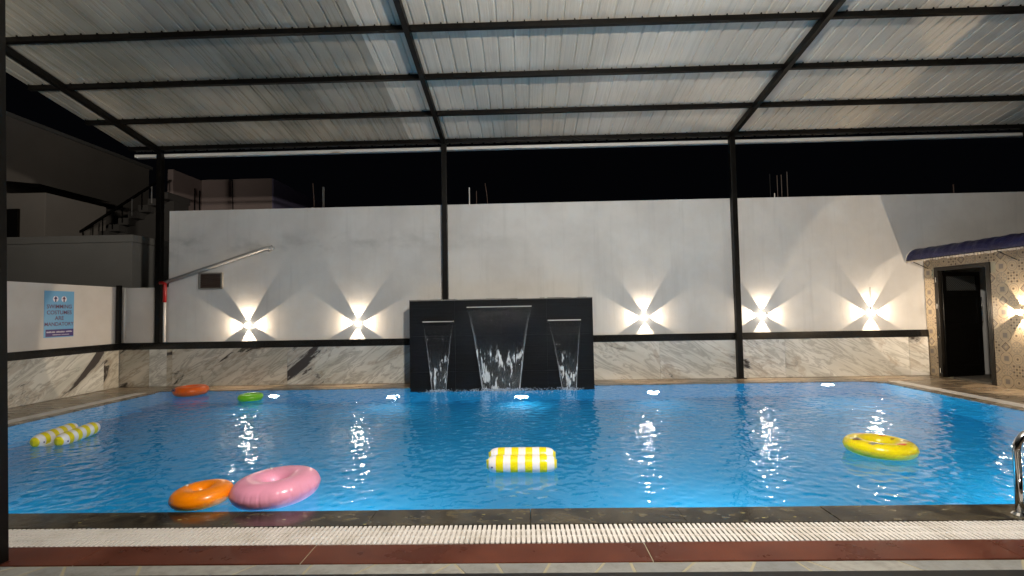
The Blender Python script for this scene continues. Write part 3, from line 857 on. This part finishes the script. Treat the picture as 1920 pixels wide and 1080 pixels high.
# foam where the sheets land: one pile per fall
def ball(mb, c, r, n=5):
    i = len(mb.v); seg = 6
    mb.v.append((c[0], c[1], c[2] - r * 0.7))
    for k in range(1, n - 1):
        a = PI * k / (n - 1)
        for q in range(seg):
            t = 2 * PI * q / seg
            mb.v.append((c[0] + r * math.sin(a) * math.cos(t), c[1] + r * math.sin(a) * math.sin(t), c[2] - r * 0.7 * math.cos(a)))
    mb.v.append((c[0], c[1], c[2] + r * 0.7))
    for q in range(seg):
        mb.f.append((i, i + 1 + (q + 1) % seg, i + 1 + q))
    for k in range(n - 3):
        for q in range(seg):
            a = i + 1 + k * seg + q; b_ = i + 1 + k * seg + (q + 1) % seg
            mb.f.append((a, b_, b_ + seg, a + seg))
    top = i + 1 + (n - 2) * seg
    for q in range(seg):
        mb.f.append((top, top - seg + q, top - seg + (q + 1) % seg))
sp_ = MB()
random.seed(21)
for x0, x1, z, b0, b1 in SP:
    wide = (b1 - b0)
    for k in range(int(230 * wide / 0.25)):
        u = random.gauss(0.5, 0.42); y = FY - 0.30 + random.gauss(0, 0.10)
        if y > FY - 0.10: continue
        ball(sp_, (b0 + wide * u, y, random.uniform(-0.013, 0.0) + max(0, random.gauss(0, 0.006))), random.uniform(0.003, 0.009))
for k in range(620):                                  # stray drops round the middle fall
    ball(sp_, (random.gauss(-0.2, 0.5), 8.52 + random.gauss(0, 0.2), random.uniform(-0.009, 0.001)), random.uniform(0.0025, 0.0065))
tag(sp_.build('splash_foam', 'foam', None, smooth=True), 'white splash foam at the feet of the three waterfalls', 'foam', kind='stuff')

# ================================================================== LAMPS
def spot(parent, loc, direction, power, size, color, radius=0.008, blend=0.10):
    l = bpy.data.lights.new('lamp_light', 'SPOT')
    l.energy = power; l.spot_size = size; l.spot_blend = blend; l.color = color; l.shadow_soft_size = radius
    o = bpy.data.objects.new('lamp_light', l)
    o.parent = parent; o.location = loc
    o.rotation_euler = Vector(direction).to_track_quat('-Z', 'Y').to_euler()
    col.objects.link(o)
    return o
ngon = lambda r, n=20: [(r * math.cos(2 * PI * k / n), r * math.sin(2 * PI * k / n)) for k in range(n)]
body_me = MB().prism(ngon(0.034), -0.076, -0.002).mesh('housing', 'lamp_body', bevel=0.002)
front_me = MB().prism(ngon(0.032), -0.079, -0.0765).mesh('front_glass', 'front_lens')
cap_me = MB().prism(ngon(0.008, 12), -0.086, -0.0795).mesh('cap', 'lamp_body')
lens_me = MB().prism([(-0.014, -0.004), (0.014, -0.004), (0.014, 0.003), (-0.014, 0.003)], -0.012, 0.012).mesh('lens', 'warm_lens', bevel=0.003)
def wall_lamp(loc, rot, label, group='four beam wall lamps', pw=1.0):
    t = thing('wall_lamp', label, 'wall lamp', loc, group, (0, 0, rot))
    link('housing', body_me, t)
    link('front_glass', front_me, t)
    link('cap', cap_me, t)
    for d in ((0, 0, 1), (0, 0, -1), (1, 0, 0), (-1, 0, 0)):
        v = Vector(d)
        link('lens', lens_me, t, tuple(v * 0.037 + Vector((0, -0.042, 0))), (0, math.atan2(v.x, v.z), 0))
        spot(t, tuple(v * 0.054 + Vector((0, -0.042, 0))), (v.x, 0.0, v.z), XLAMP_W * pw, math.radians(67), WARM)
    return t
for x, z, lb in ((-5.32, 1.147, 'glowing wall lamp nearest the louvred vent'), (-3.19, 1.151, 'glowing wall lamp just left of the black fountain'), (2.29, 1.167, 'glowing wall lamp between fountain and third post'),
                 (4.5, 1.168, 'glowing wall lamp just right of the third post'), (6.525, 1.182, 'glowing wall lamp nearest the changing room door')):
    wl = wall_lamp((x, D, z), 0, lb, pw=random.uniform(0.85, 1.15))
    wl.rotation_euler = (0, random.uniform(-0.05, 0.05), 0)
    if x > 6:
        MB().tube([(0, -0.006, 0.04), (0.004, -0.006, 0.48)], 0.005, 6).build('cable', 'lamp_body', wl)
XW = 7.55
for y, lb in ((7.85, 'glowing wall lamp on patterned tiles at right edge of view'), (5.5, 'glowing wall lamp on patterned tiles midway along the pool'), (3.2, 'glowing wall lamp on patterned tiles near the handrail')):
    wall_lamp((XW, y, 1.18), -PI / 2, lb, pw=1.0 if y > 7 else 2.4)

# flood light under the near canopy end, and one added on a pole
R_ = math.radians
def flood(x, y, z, target, label, pw, spread=PI, pole=False):
    t = thing('flood_light', label, 'flood light', (x, y, z), 'flood lights under the near end of the canopy')
    d = (Vector(target) - Vector((x, y, z))).normalized()
    q = d.to_track_quat('-Z', 'Y')
    h = MB().box(-0.16, 0.16, -0.12, 0.12, 0.0, 0.08).build('housing', 'lamp_body', t, bevel=0.01)
    h.rotation_euler = q.to_euler()
    e = MB().box(-0.14, 0.14, -0.10, 0.10, -0.004, -0.001).build('lens', 'flood_lens', t)
    e.rotation_euler = q.to_euler()
    MB().bar((0, 0, -z if pole else 0.05), (0, 0, 0.0 if pole else rz(y) - z - 0.03), 0.03, 0.03, up=(0, 1, 0)).build('pole' if pole else 'hanger', 'steel_black', t)
    l = bpy.data.lights.new('lamp_light', 'AREA')
    l.shape = 'RECTANGLE'; l.size = 0.28; l.size_y = 0.2; l.energy = pw; l.spread = spread; l.color = (1.0, 0.905, 0.78)
    o = bpy.data.objects.new('lamp_light', l); o.parent = t; o.location = d * 0.012
    o.rotation_euler = q.to_euler(); col.objects.link(o)
flood(1.1, 1.0, 4.1, (0.9, 8.9, 1.6), 'flood light under the canopy aimed at the back wall', FLOOD_W)
flood(-4.2, 1.0, 2.7, (-12, 14, 8.0), 'added flood light on a tall pole brightening the houses behind the left wall', FLOOD_W * 0.055, R_(50), True)  # added lamp, put here to lift the far houses out of black

# underwater lights in the basin
def pool_light(x, y, z, face, label, pw):
    t = thing('pool_light', label, 'pool light', (x, y, z), 'underwater lights in the pool walls')
    s = face
    MB().tube([(0, 0, 0), (0, s * 0.03, 0)], [0.11, 0.105], 20).build('bezel', 'chrome', t, smooth=False)
    MB().tube([(0, s * 0.031, 0), (0, s * 0.04, 0)], [0.085, 0.07], 20).build('lens', 'pool_lens', t)
    l = bpy.data.lights.new('lamp_light', 'AREA')
    l.shape = 'DISK'; l.size = 0.16; l.energy = pw; l.color = (0.86, 0.95, 1.0)
    o = bpy.data.objects.new('lamp_light', l); o.parent = t; o.location = (0, s * 0.05, 0)
    o.rotation_euler = Vector((0, s, -0.12 if s < 0 else 0.03)).to_track_quat('-Z', 'Y').to_euler(); col.objects.link(o)
for x, z, lb in ((-4.5, -0.62, 'underwater light beside the green float'), (-2.36, -0.78, 'underwater light left of the fountain wall'), (-0.06, -0.95, 'underwater light under the central waterfall'), (2.24, -0.74, 'underwater light right of the fountain wall'), (5.28, -0.27, 'underwater light in the back right corner of pool')):
    pool_light(x, Y1, z, -1, lb, POOL_W * (0.5 if x > 5 else 0.14))
for x, lb, pw in ((-4.6, 'underwater light in near wall left of the rings', 0.38), (-1.6, 'underwater light in near wall below the rings', 1.5), (1.5, 'underwater light in near wall below the middle', 1.75), (4.6, 'underwater light in near wall by the handrail', 1.5)):
    pool_light(x, Y0, -0.6, 1, lb, POOL_W * pw)

# ================================================================== GRATINGS
gr = thing('overflow_grating', 'white slatted overflow grating along the near pool edge', 'grating', (0, 3.125, 0))
sl = MB()
sl.box(-0.0095, 0.0095, -0.122, 0.122, -0.030, 0.003)
for yy in (-0.041, 0.041):
    sl.box(-0.0135, 0.0135, yy - 0.011, yy + 0.011, -0.030, 0.0045)
slm = sl.mesh('slat', 'grate', bevel=0.002)
x = -3.5
cnt = 0
while x < 3.42:
    link('slat', slm, gr, (x, 0, random.uniform(-0.0008, 0.0008)), (0, 0, random.uniform(-0.006, 0.006)))
    x += 0.0302; cnt += 1
for yy in (-0.041, 0.041):
    MB().box(-3.6, 3.5, yy - 0.006, yy + 0.006, -0.03, -0.004).build('rod', 'grate', gr)
for xx, y0, y1, lb in ((-6.80, 3.5, 8.9, 'white gutter strip along the left pool edge'), (6.40, 3.5, 8.99, 'white gutter strip along the right pool edge')):
    t = thing('side_gutter', lb, 'grating', (xx, 0, 0))
    mb = MB(); y = y0
    while y < y1:
        mb.box(-0.098, 0.098, y, y + 0.025, -0.03, 0.004); y += 0.028
    tag(mb.build('slats', 'grate', t), kind='stuff')
    MB().box(-0.09, 0.09, y0, y1, -0.035, -0.008).build('base_strip', 'grate', t)

# ================================================================== FLOATS
def ring_mesh(name, R, r, m, flat=0.86, nw=22, wr=0.035, seed=0):
    rnd = random.Random(seed)
    nu, nv = 220, 36
    vs, fs = [], []
    ph = rnd.uniform(0, 6)
    for i in range(nu):
        t = 2 * PI * i / nu
        for j in range(nv):
            p = 2 * PI * j / nv
            dO = abs(math.atan2(math.sin(p), math.cos(p)))
            dI = PI - dO
            wv = abs(math.sin(nw * t / 2 + ph + 0.7 * math.sin(3 * t)))
            cz = (1 - wv) ** 6
            rr = r * (1 - wr * cz * 2.2 * math.exp(-(dO / 0.62) ** 2) - wr * 1.6 * cz * math.exp(-(dI / 0.7) ** 2))
            rr *= 1 + 0.035 * math.exp(-(dO / 0.10) ** 2)
            ca_, sa_ = math.cos(p), math.sin(p)
            x_ = R - r + rr * math.copysign(abs(ca_) ** 0.92, ca_)
            vs.append((x_ * math.cos(t), x_ * math.sin(t), flat * rr * math.copysign(abs(sa_) ** 0.95, sa_)))
    for i in range(nu):
        i2 = (i + 1) % nu
        for j in range(nv):
            j2 = (j + 1) % nv
            fs.append((i * nv + j, i2 * nv + j, i2 * nv + j2, i * nv + j2))
    me = bpy.data.meshes.new(name); me.from_pydata(vs, [], fs)
    me.polygons.foreach_set('use_smooth', [True] * len(me.polygons))
    me.materials.append(M[m])
    return me
def swim_ring(label, loc, R, r, m, rot, seed=0, nw=22, wr=0.03, valve_at=2.2, flat=0.86):
    t = thing('swim_ring', label, 'swim ring', loc, 'inflatable swim rings floating in the pool', rot)
    link('tube', ring_mesh('tube', R, r, m, flat, nw, wr, seed), t)
    a = valve_at
    c = Vector(((R - r) * math.cos(a), (R - r) * math.sin(a), flat * r))
    MB().tube([tuple(c), tuple(c + Vector((0, 0, 0.009)))], [0.011, 0.008], 10).build('valve', 'valve', t, smooth=True)
    return t
R_ = math.radians
swim_ring('bright orange swim ring touching the near pool edge left of pink', (-2.37, 3.71, 0.046), 0.205, 0.084, 'orange', (R_(0), R_(-3), 0.4), 1, 14, 0.006, 2.6, 0.76)
swim_ring('large pink wrinkled swim ring at the near pool edge', (-1.868, 3.80, 0.066), 0.308, 0.122, 'pink', (R_(0), R_(-3), 0.2), 2, 30, 0.022, 2.0, 0.74)
swim_ring('yellow printed swim ring on the right side of the pool', (3.215, 4.75, 0.052), 0.282, 0.085, 'yellow_print', (R_(0), R_(1.5), 0.0), 3, 30, 0.018, 1.2, 0.80)
far = swim_ring('deep orange swim ring in far left corner with blue logo', (-5.74, 8.66, 0.07), 0.27, 0.10, 'orange_deep', (R_(0), R_(-1), 0.3), 4, 18, 0.012, 2.4, 0.8)
# blue printed mark on the far ring
lg = MB()
for a in range(3):
    ang = PI * a / 3 + 0.3
    dx, dz = 0.05 * math.cos(ang), 0.03 * math.sin(ang)
    lg.bar((-dx, 0, -dz), (dx, 0, dz), 0.012, 0.004, up=(0, 1, 0))
lo = lg.build('logo', 'navy', far)
lo.location = Vector((-0.20, -0.195, 0.045)); lo.rotation_euler = (R_(-25), 0, R_(-38))
swim_ring('small lime green float near the back left underwater light', (-4.38, 8.06, 0.04), 0.185, 0.06, 'green', (R_(1), R_(-1), 0.0), 5, 16, 0.03, 2.4, 0.9)

def lounge_float(label, loc, rot):
    t = thing('pool_float', label, 'pool float', loc, 'yellow and white striped twin tube floats', rot)
    Lh, r = 0.298, 0.070
    for side, yy in ((0, -0.118), (1, 0.118)):
        vs, fs = [], []
        nu, nv = 60, 28
        for i in range(nu + 1):
            s = -1 + 2 * i / nu
            s = math.copysign(abs(s) ** 0.8, s)
            rad = r * max(0.0, 1 - abs(s) ** 9) ** 0.5
            rad *= 1 - 0.025 * math.cos(i * 2.3) * abs(s) ** 3
            for j in range(nv):
                p = 2 * PI * j / nv
                vs.append((s * Lh, rad * math.cos(p), (0.08 * r * (1 - abs(s) ** 9) + rad * 0.98) * math.sin(p) if rad > 0.001 else r * 0.55 * math.sin(p)))
        for i in range(nu):
            for j in range(nv):
                j2 = (j + 1) % nv
                fs.append((i * nv + j, i * nv + j2, (i + 1) * nv + j2, (i + 1) * nv + j))
        me = bpy.data.meshes.new('tube'); me.from_pydata(vs, [], fs)
        me.polygons.foreach_set('use_smooth', [True] * len(me.polygons))
        me.materials.append(M['stripes'])
        tb = link('tube', me, t, (0, yy, 0))
        MB().tube([(0, 0, 0), (0, -0.006, 0)], [0.008, 0.006], 8).build('valve', 'navy', tb, loc=(-0.245, -0.068, -0.008))
    mb = MB()
    for i in range(12):
        for j in range(6):
            xa, xb = -0.27 + 0.54 * i / 12, -0.27 + 0.54 * (i + 1) / 12
            f = lambda q: (-0.095 + 0.19 * q / 6, -0.03 - 0.03 * math.sin(PI * q / 6))
            (y0, z0), (y1, z1) = f(j), f(j + 1)
            mb.quad((xa, y0, z0), (xb, y0, z0), (xb, y1, z1), (xa, y1, z1))
    mb.build('netting', 'netting', t, smooth=True)
    return t
lounge_float('yellow and white striped float lying square in mid pool', (-0.04, 4.46, 0.052), (R_(0), 0, R_(-1)))
lounge_float('yellow and white striped float turned end on at left', (-5.13, 5.62, 0.052), (0, R_(-3), R_(97)))

# ================================================================== RIGHT: changing room
cr = thing('changing_room', 'low changing room clad in patterned tiles on the right', 'building', (XW, 0, 0))
DY0, DY1, DZ = 8.40, 9.42, 1.93        # door opening
wb = MB()
wb.box(0.014, 0.2, 1.0, DY0, -0.05, 2.34); wb.box(0.014, 0.2, DY1, D - 0.004, -0.05, 2.34); wb.box(0.014, 0.2, DY0, DY1, DZ, 2.34)
wb.build('wall', 'grout', cr)
MB().box(0.201, 3.3, 1.0, 9.7, 2.26, 2.34).build('roof', 'mortar', cr)
rm = MB()
rm.box(2.4, 2.5, 7.5, 9.7, -0.05, 2.25); rm.box(0.201, 2.5, 7.4, 7.49, -0.05, 2.25); rm.box(0.201, 2.4, 7.5, 9.7, -0.05, -0.002)
rm.build('inner_walls', 'interior', cr)
tme = [MB().box(0.0, 0.0135, -0.0890, 0.0890, -0.0890, 0.0890).mesh('tile', 'tile%d' % k, bevel=0.0012) for k in range(5)]
S = 0.181
patt = [[0, 1, 2, 3], [3, 4, 1, 2], [0, 1, 4, 3], [2, 3, 1, 4]]
ny_ = 0
y = D - 0.006 - S / 2
i = 0
while y > 5.0:
    for j in range(13):
        z = S / 2 + j * S
        y0, y1, z0, z1 = y - S / 2, y + S / 2, z - S / 2, z + S / 2
        if z1 < DZ + 0.06 and y1 > DY0 - 0.02 and y0 < DY1 + 0.03:
            # beside or inside the door: keep the cut remainder only
            if y0 >= DY0 - 0.05 and y1 <= DY1 + 0.06:
                continue
            a, b = (y0, min(y1, DY0 - 0.045)) if y0 < DY0 else (max(y0, DY1 + 0.055), y1)
            if b - a < 0.02: continue
            yc = (a + b) / 2
            me = MB().box(0.0, 0.0135, a - y + 0.0008, b - y - 0.0008, -0.0897, 0.0897).mesh('tile', 'tile%d' % patt[j % 4][i % 4])
            link('tile', me, cr, (random.uniform(-0.0008, 0.0008), y, z))
            continue
        if y1 > DY0 - 0.045 and y0 < DY1 + 0.055 and z0 < DZ + 0.06:
            me = MB().box(0.0, 0.0135, -0.0897, 0.0897, max(-0.0897, DZ + 0.062 - z), 0.0897).mesh('tile', 'tile%d' % patt[j % 4][i % 4])
            link('tile', me, cr, (0, y, z))
            continue
        link('tile', tme[patt[j % 4][i % 4]], cr, (random.uniform(-0.0008, 0.0008), y, z))
    y -= S; i += 1
# door frame and leaf
fr = MB()
fr.box(-0.012, 0.12, DY0 - 0.04, DY0 + 0.03, 0.0, DZ + 0.06); fr.box(-0.012, 0.12, DY1 - 0.03, DY1 + 0.05, 0.0, DZ + 0.06); fr.box(-0.012, 0.12, DY0 + 0.03, DY1 - 0.03, DZ - 0.01, DZ + 0.06)
fr.build('door_frame', 'door_frame', cr, bevel=0.004)
# leaf hinged on the far jamb, swung into the room (local: x across the leaf from hinge, z up)
lf = MB()
Wd = 0.86
for a, b, c, d in ((0, 0.09, 0.01, 1.90), (Wd - 0.09, Wd, 0.01, 1.90), (0.09, Wd - 0.09, 0.01, 0.2), (0.09, Wd - 0.09, 1.82, 1.90), (0.09, Wd - 0.09, 1.46, 1.56), (0.09, Wd - 0.09, 0.86, 0.96)):
    lf.box(a, b, -0.02, 0.02, c, d)
leaf = lf.build('door_leaf', 'door_black', cr, bevel=0.003)
leaf.location = (0.05, DY1 - 0.035, 0.0)
leaf.rotation_euler = (0, 0, -PI / 2 + R_(103))
MB().box(0.09, Wd - 0.09, -0.006, 0.006, 1.56, 1.82).build('pane', 'frosted', leaf)
MB().box(0.09, Wd - 0.09, -0.008, 0.008, 0.2, 0.86).build('lower_panel', 'door_black', leaf)
MB().box(0.09, Wd - 0.09, -0.008, 0.008, 0.96, 1.46).build('middle_panel', 'door_black', leaf)
MB().tube([(Wd - 0.045, -0.02, 0.95), (Wd - 0.045, -0.06, 0.97), (Wd - 0.045, -0.06, 1.43), (Wd - 0.045, -0.02, 1.45)], 0.009, 10).build('handle', 'chrome', leaf, smooth=True)
for zz in (0.12, 0.75, 1.28, 1.76):
    MB().box(-0.001, 0.012, -0.0, 0.02, -0.045, 0.045).build('hinge', 'chrome', cr, loc=(-0.026, DY1 - 0.012, zz), bevel=0.002)

# awning
aw = thing('awning', 'blue tarpaulin awning above the changing room door', 'awning', (XW, 0, 0))
vs, fs = [], []
nyy, nn = 120, 12
for i in range(nyy + 1):
    y = 9.69 - (9.69 - 4.5) * i / nyy
    for j in range(nn + 1):
        a = PI / 2 * j / nn
        sag = 0.012 * math.sin(y * 17) * math.sin(a * 2) + 0.008 * math.sin(y * 41 + a * 3)
        xx = -0.33 * math.sin(a) ** 0.8 + 0.0
        zz = 2.13 + 0.235 * math.cos(a) ** 0.9 + sag
        vs.append((xx - 0.002, y, zz))
for i in range(nyy):
    for j in range(nn):
        a = i * (nn + 1) + j
        fs.append((a, a + 1, a + nn + 2, a + nn + 1))
me = bpy.data.meshes.new('canvas'); me.from_pydata(vs, [], fs)
me.polygons.foreach_set('use_smooth', [True] * len(me.polygons)); me.materials.append(M['awning'])
cv = link('canvas', me, aw)
md = cv.modifiers.new('thick', 'SOLIDIFY'); md.thickness = 0.004
frg = MB()
y = 9.69
random.seed(2)
while y > 4.5:
    frg.box(-0.338, -0.328, y - random.uniform(0.02, 0.05), y, 2.112 - random.uniform(0, 0.018), 2.131); y -= 0.058
tag(frg.build('fringe', 'fringe', aw), kind='stuff')
MB().tube([(-0.327, 4.5, 2.14), (-0.327, 9.69, 2.14)], 0.008, 8).build('edge_bar', 'steel_black', aw)
for y in (9.6, 7.9, 6.2, 4.6):
    MB().tube([(0.0, y, 1.98), (-0.32, y, 2.135)], 0.007, 8).build('bracket', 'steel_black', aw)

# ladder handrail at the near right edge
hr = thing('pool_handrail', 'bent stainless steel handrail at the right near pool edge', 'handrail', (3.105, 3.33, 0))
def arc(p0, pts): return pts
pts = [(0, 0, -0.02), (0.0, 0, 0.40)]
for k in range(9):
    a = PI / 2 * k / 8
    pts.append((0.0 + 0.12 * (1 - math.cos(a)), -0.015 * k / 8, 0.40 + 0.13 * math.sin(a)))
pts += [(0.30, -0.10, 0.535)]
for k in range(1, 9):
    a = PI / 2 * k / 8
    pts.append((0.30 + 0.12 * math.sin(a), -0.10 - 0.04 * math.sin(a), 0.535 - 0.12 * (1 - math.cos(a))))
pts.append((0.42, -0.14, 0.0))
MB().tube(pts, 0.021, 16).build('rail', 'chrome', hr, smooth=True)
for p in ((0, 0), (0.42, -0.14)):
    MB().tube([(p[0], p[1], 0.004), (p[0], p[1], 0.02)], [0.045, 0.03], 16).build('flange', 'chrome', hr)

# ================================================================== BUILDINGS BEHIND
b1 = thing('tall_house', 'tall dim house wall rising behind the left low roofs', 'building', (-14, 0, 0))
MB().box(-6, 0, 13.1, 18.6, -0.05, 6.9).build('wall', 'dim_brown', b1, bevel=0.02)
MB().box(-6.1, 0.06, 13.0, 18.7, 6.9, 7.0).build('parapet', 'dim_grey', b1)
b2 = thing('flat_roof_house', 'low flat roofed grey house behind the left side wall', 'building', (-8.49, 10.8, 0))
MB().box(-9, 0, 0, 5.0, -0.05, 2.98).build('wall', 'dim_grey', b2, bevel=0.01)
MB().box(-9, 0.03, -0.03, 0.12, 2.982, 3.14).build('parapet', 'dim_grey', b2, bevel=0.01)
MB().box(-0.12, 0.03, 0.122, 5.0, 2.982, 3.14).build('parapet', 'dim_grey', b2, bevel=0.01)
b3 = thing('roof_cabin', 'small rooftop cabin with dark window at far left', 'building', (-11.6, 12, 0))
MB().box(-3.5, 0, 0, 1.8, 2.99, 4.42).build('wall', 'dim_brown', b3, bevel=0.01)
MB().poly([(-3.6, -0.2, 4.93), (0.06, -0.2, 4.52), (0.06, 1.9, 4.52), (-3.6, 1.9, 4.93)]).poly([(-3.6, -0.2, 4.99), (0.06, -0.2, 4.58), (0.06, 1.9, 4.58), (-3.6, 1.9, 4.99)]).poly([(-3.6, -0.2, 4.93), (0.06, -0.2, 4.52), (0.06, -0.2, 4.58), (-3.6, -0.2, 4.99)]).build('roof', 'steel_black', b3)
wn = MB().box(-1.0, -0.62, -0.04, -0.002, 3.2, 4.03).build('window', 'door_frame', b3)
MB().box(-0.97, -0.65, -0.045, -0.041, 3.23, 4.0).build('pane', 'dark_glass', wn)
# outside stair
st = thing('outside_stair', 'outside stair with black railing climbing beside the tall house', 'stair', (-11.9, 13.0, 3.0))
for k in range(10):
    MB().box(k * 0.26, k * 0.26 + 0.27, 0, 0.9, k * 0.165 - 0.05, k * 0.165 + 0.13).build('step', 'mortar_dark', st)
MB().prism([(0.0, -0.1), (2.6, 1.5), (2.6, 0.2), (0.6, -0.1)], 0.25, 0.85).build('stringer', 'mortar_dark', st)
MB().bar((0.0, -0.02, 0.42), (2.5, -0.02, 1.98), 0.05, 0.05).build('handrail', 'steel_black', st)
for k in range(10):
    MB().bar((0.12 + k * 0.26, -0.02, k * 0.165), (0.12 + k * 0.26, -0.02, 0.42 + (0.12 + k * 0.26) * 0.624), 0.02, 0.02, up=(0, 1, 0)).build('baluster', 'galv' if k in (6, 8) else 'steel_black', st)
b4 = thing('rear_block', 'pinkish flat roofed block with lilac side behind the tall wall', 'building', (-7.52, 15, 0))
MB().box(-2.16, -0.004, 0, 3.9, -0.05, 5.46).build('wall', 'dim_pink', b4, bevel=0.01)
MB().box(-0.003, 0.03, 0.02, 3.9, -0.05, 5.455).build('side_wall', 'dim_lilac', b4)
MB().box(-2.32, -2.165, -1.24, 3.9, -0.05, 5.44).build('wing', 'dim_pink', b4, bevel=0.01)
for x in (-2.13, -2.1):
    MB().tube([(x, -0.4 - (x + 2.1) * 9, 4.4), (x, -0.4 - (x + 2.1) * 9, 5.1)], 0.02, 6).build('downpipe', 'steel_black', b4)
MB().tube([(-1.18, -0.02, 4.5), (-1.2, -0.02, 5.42)], 0.012, 6).build('cable', 'steel_black', b4)
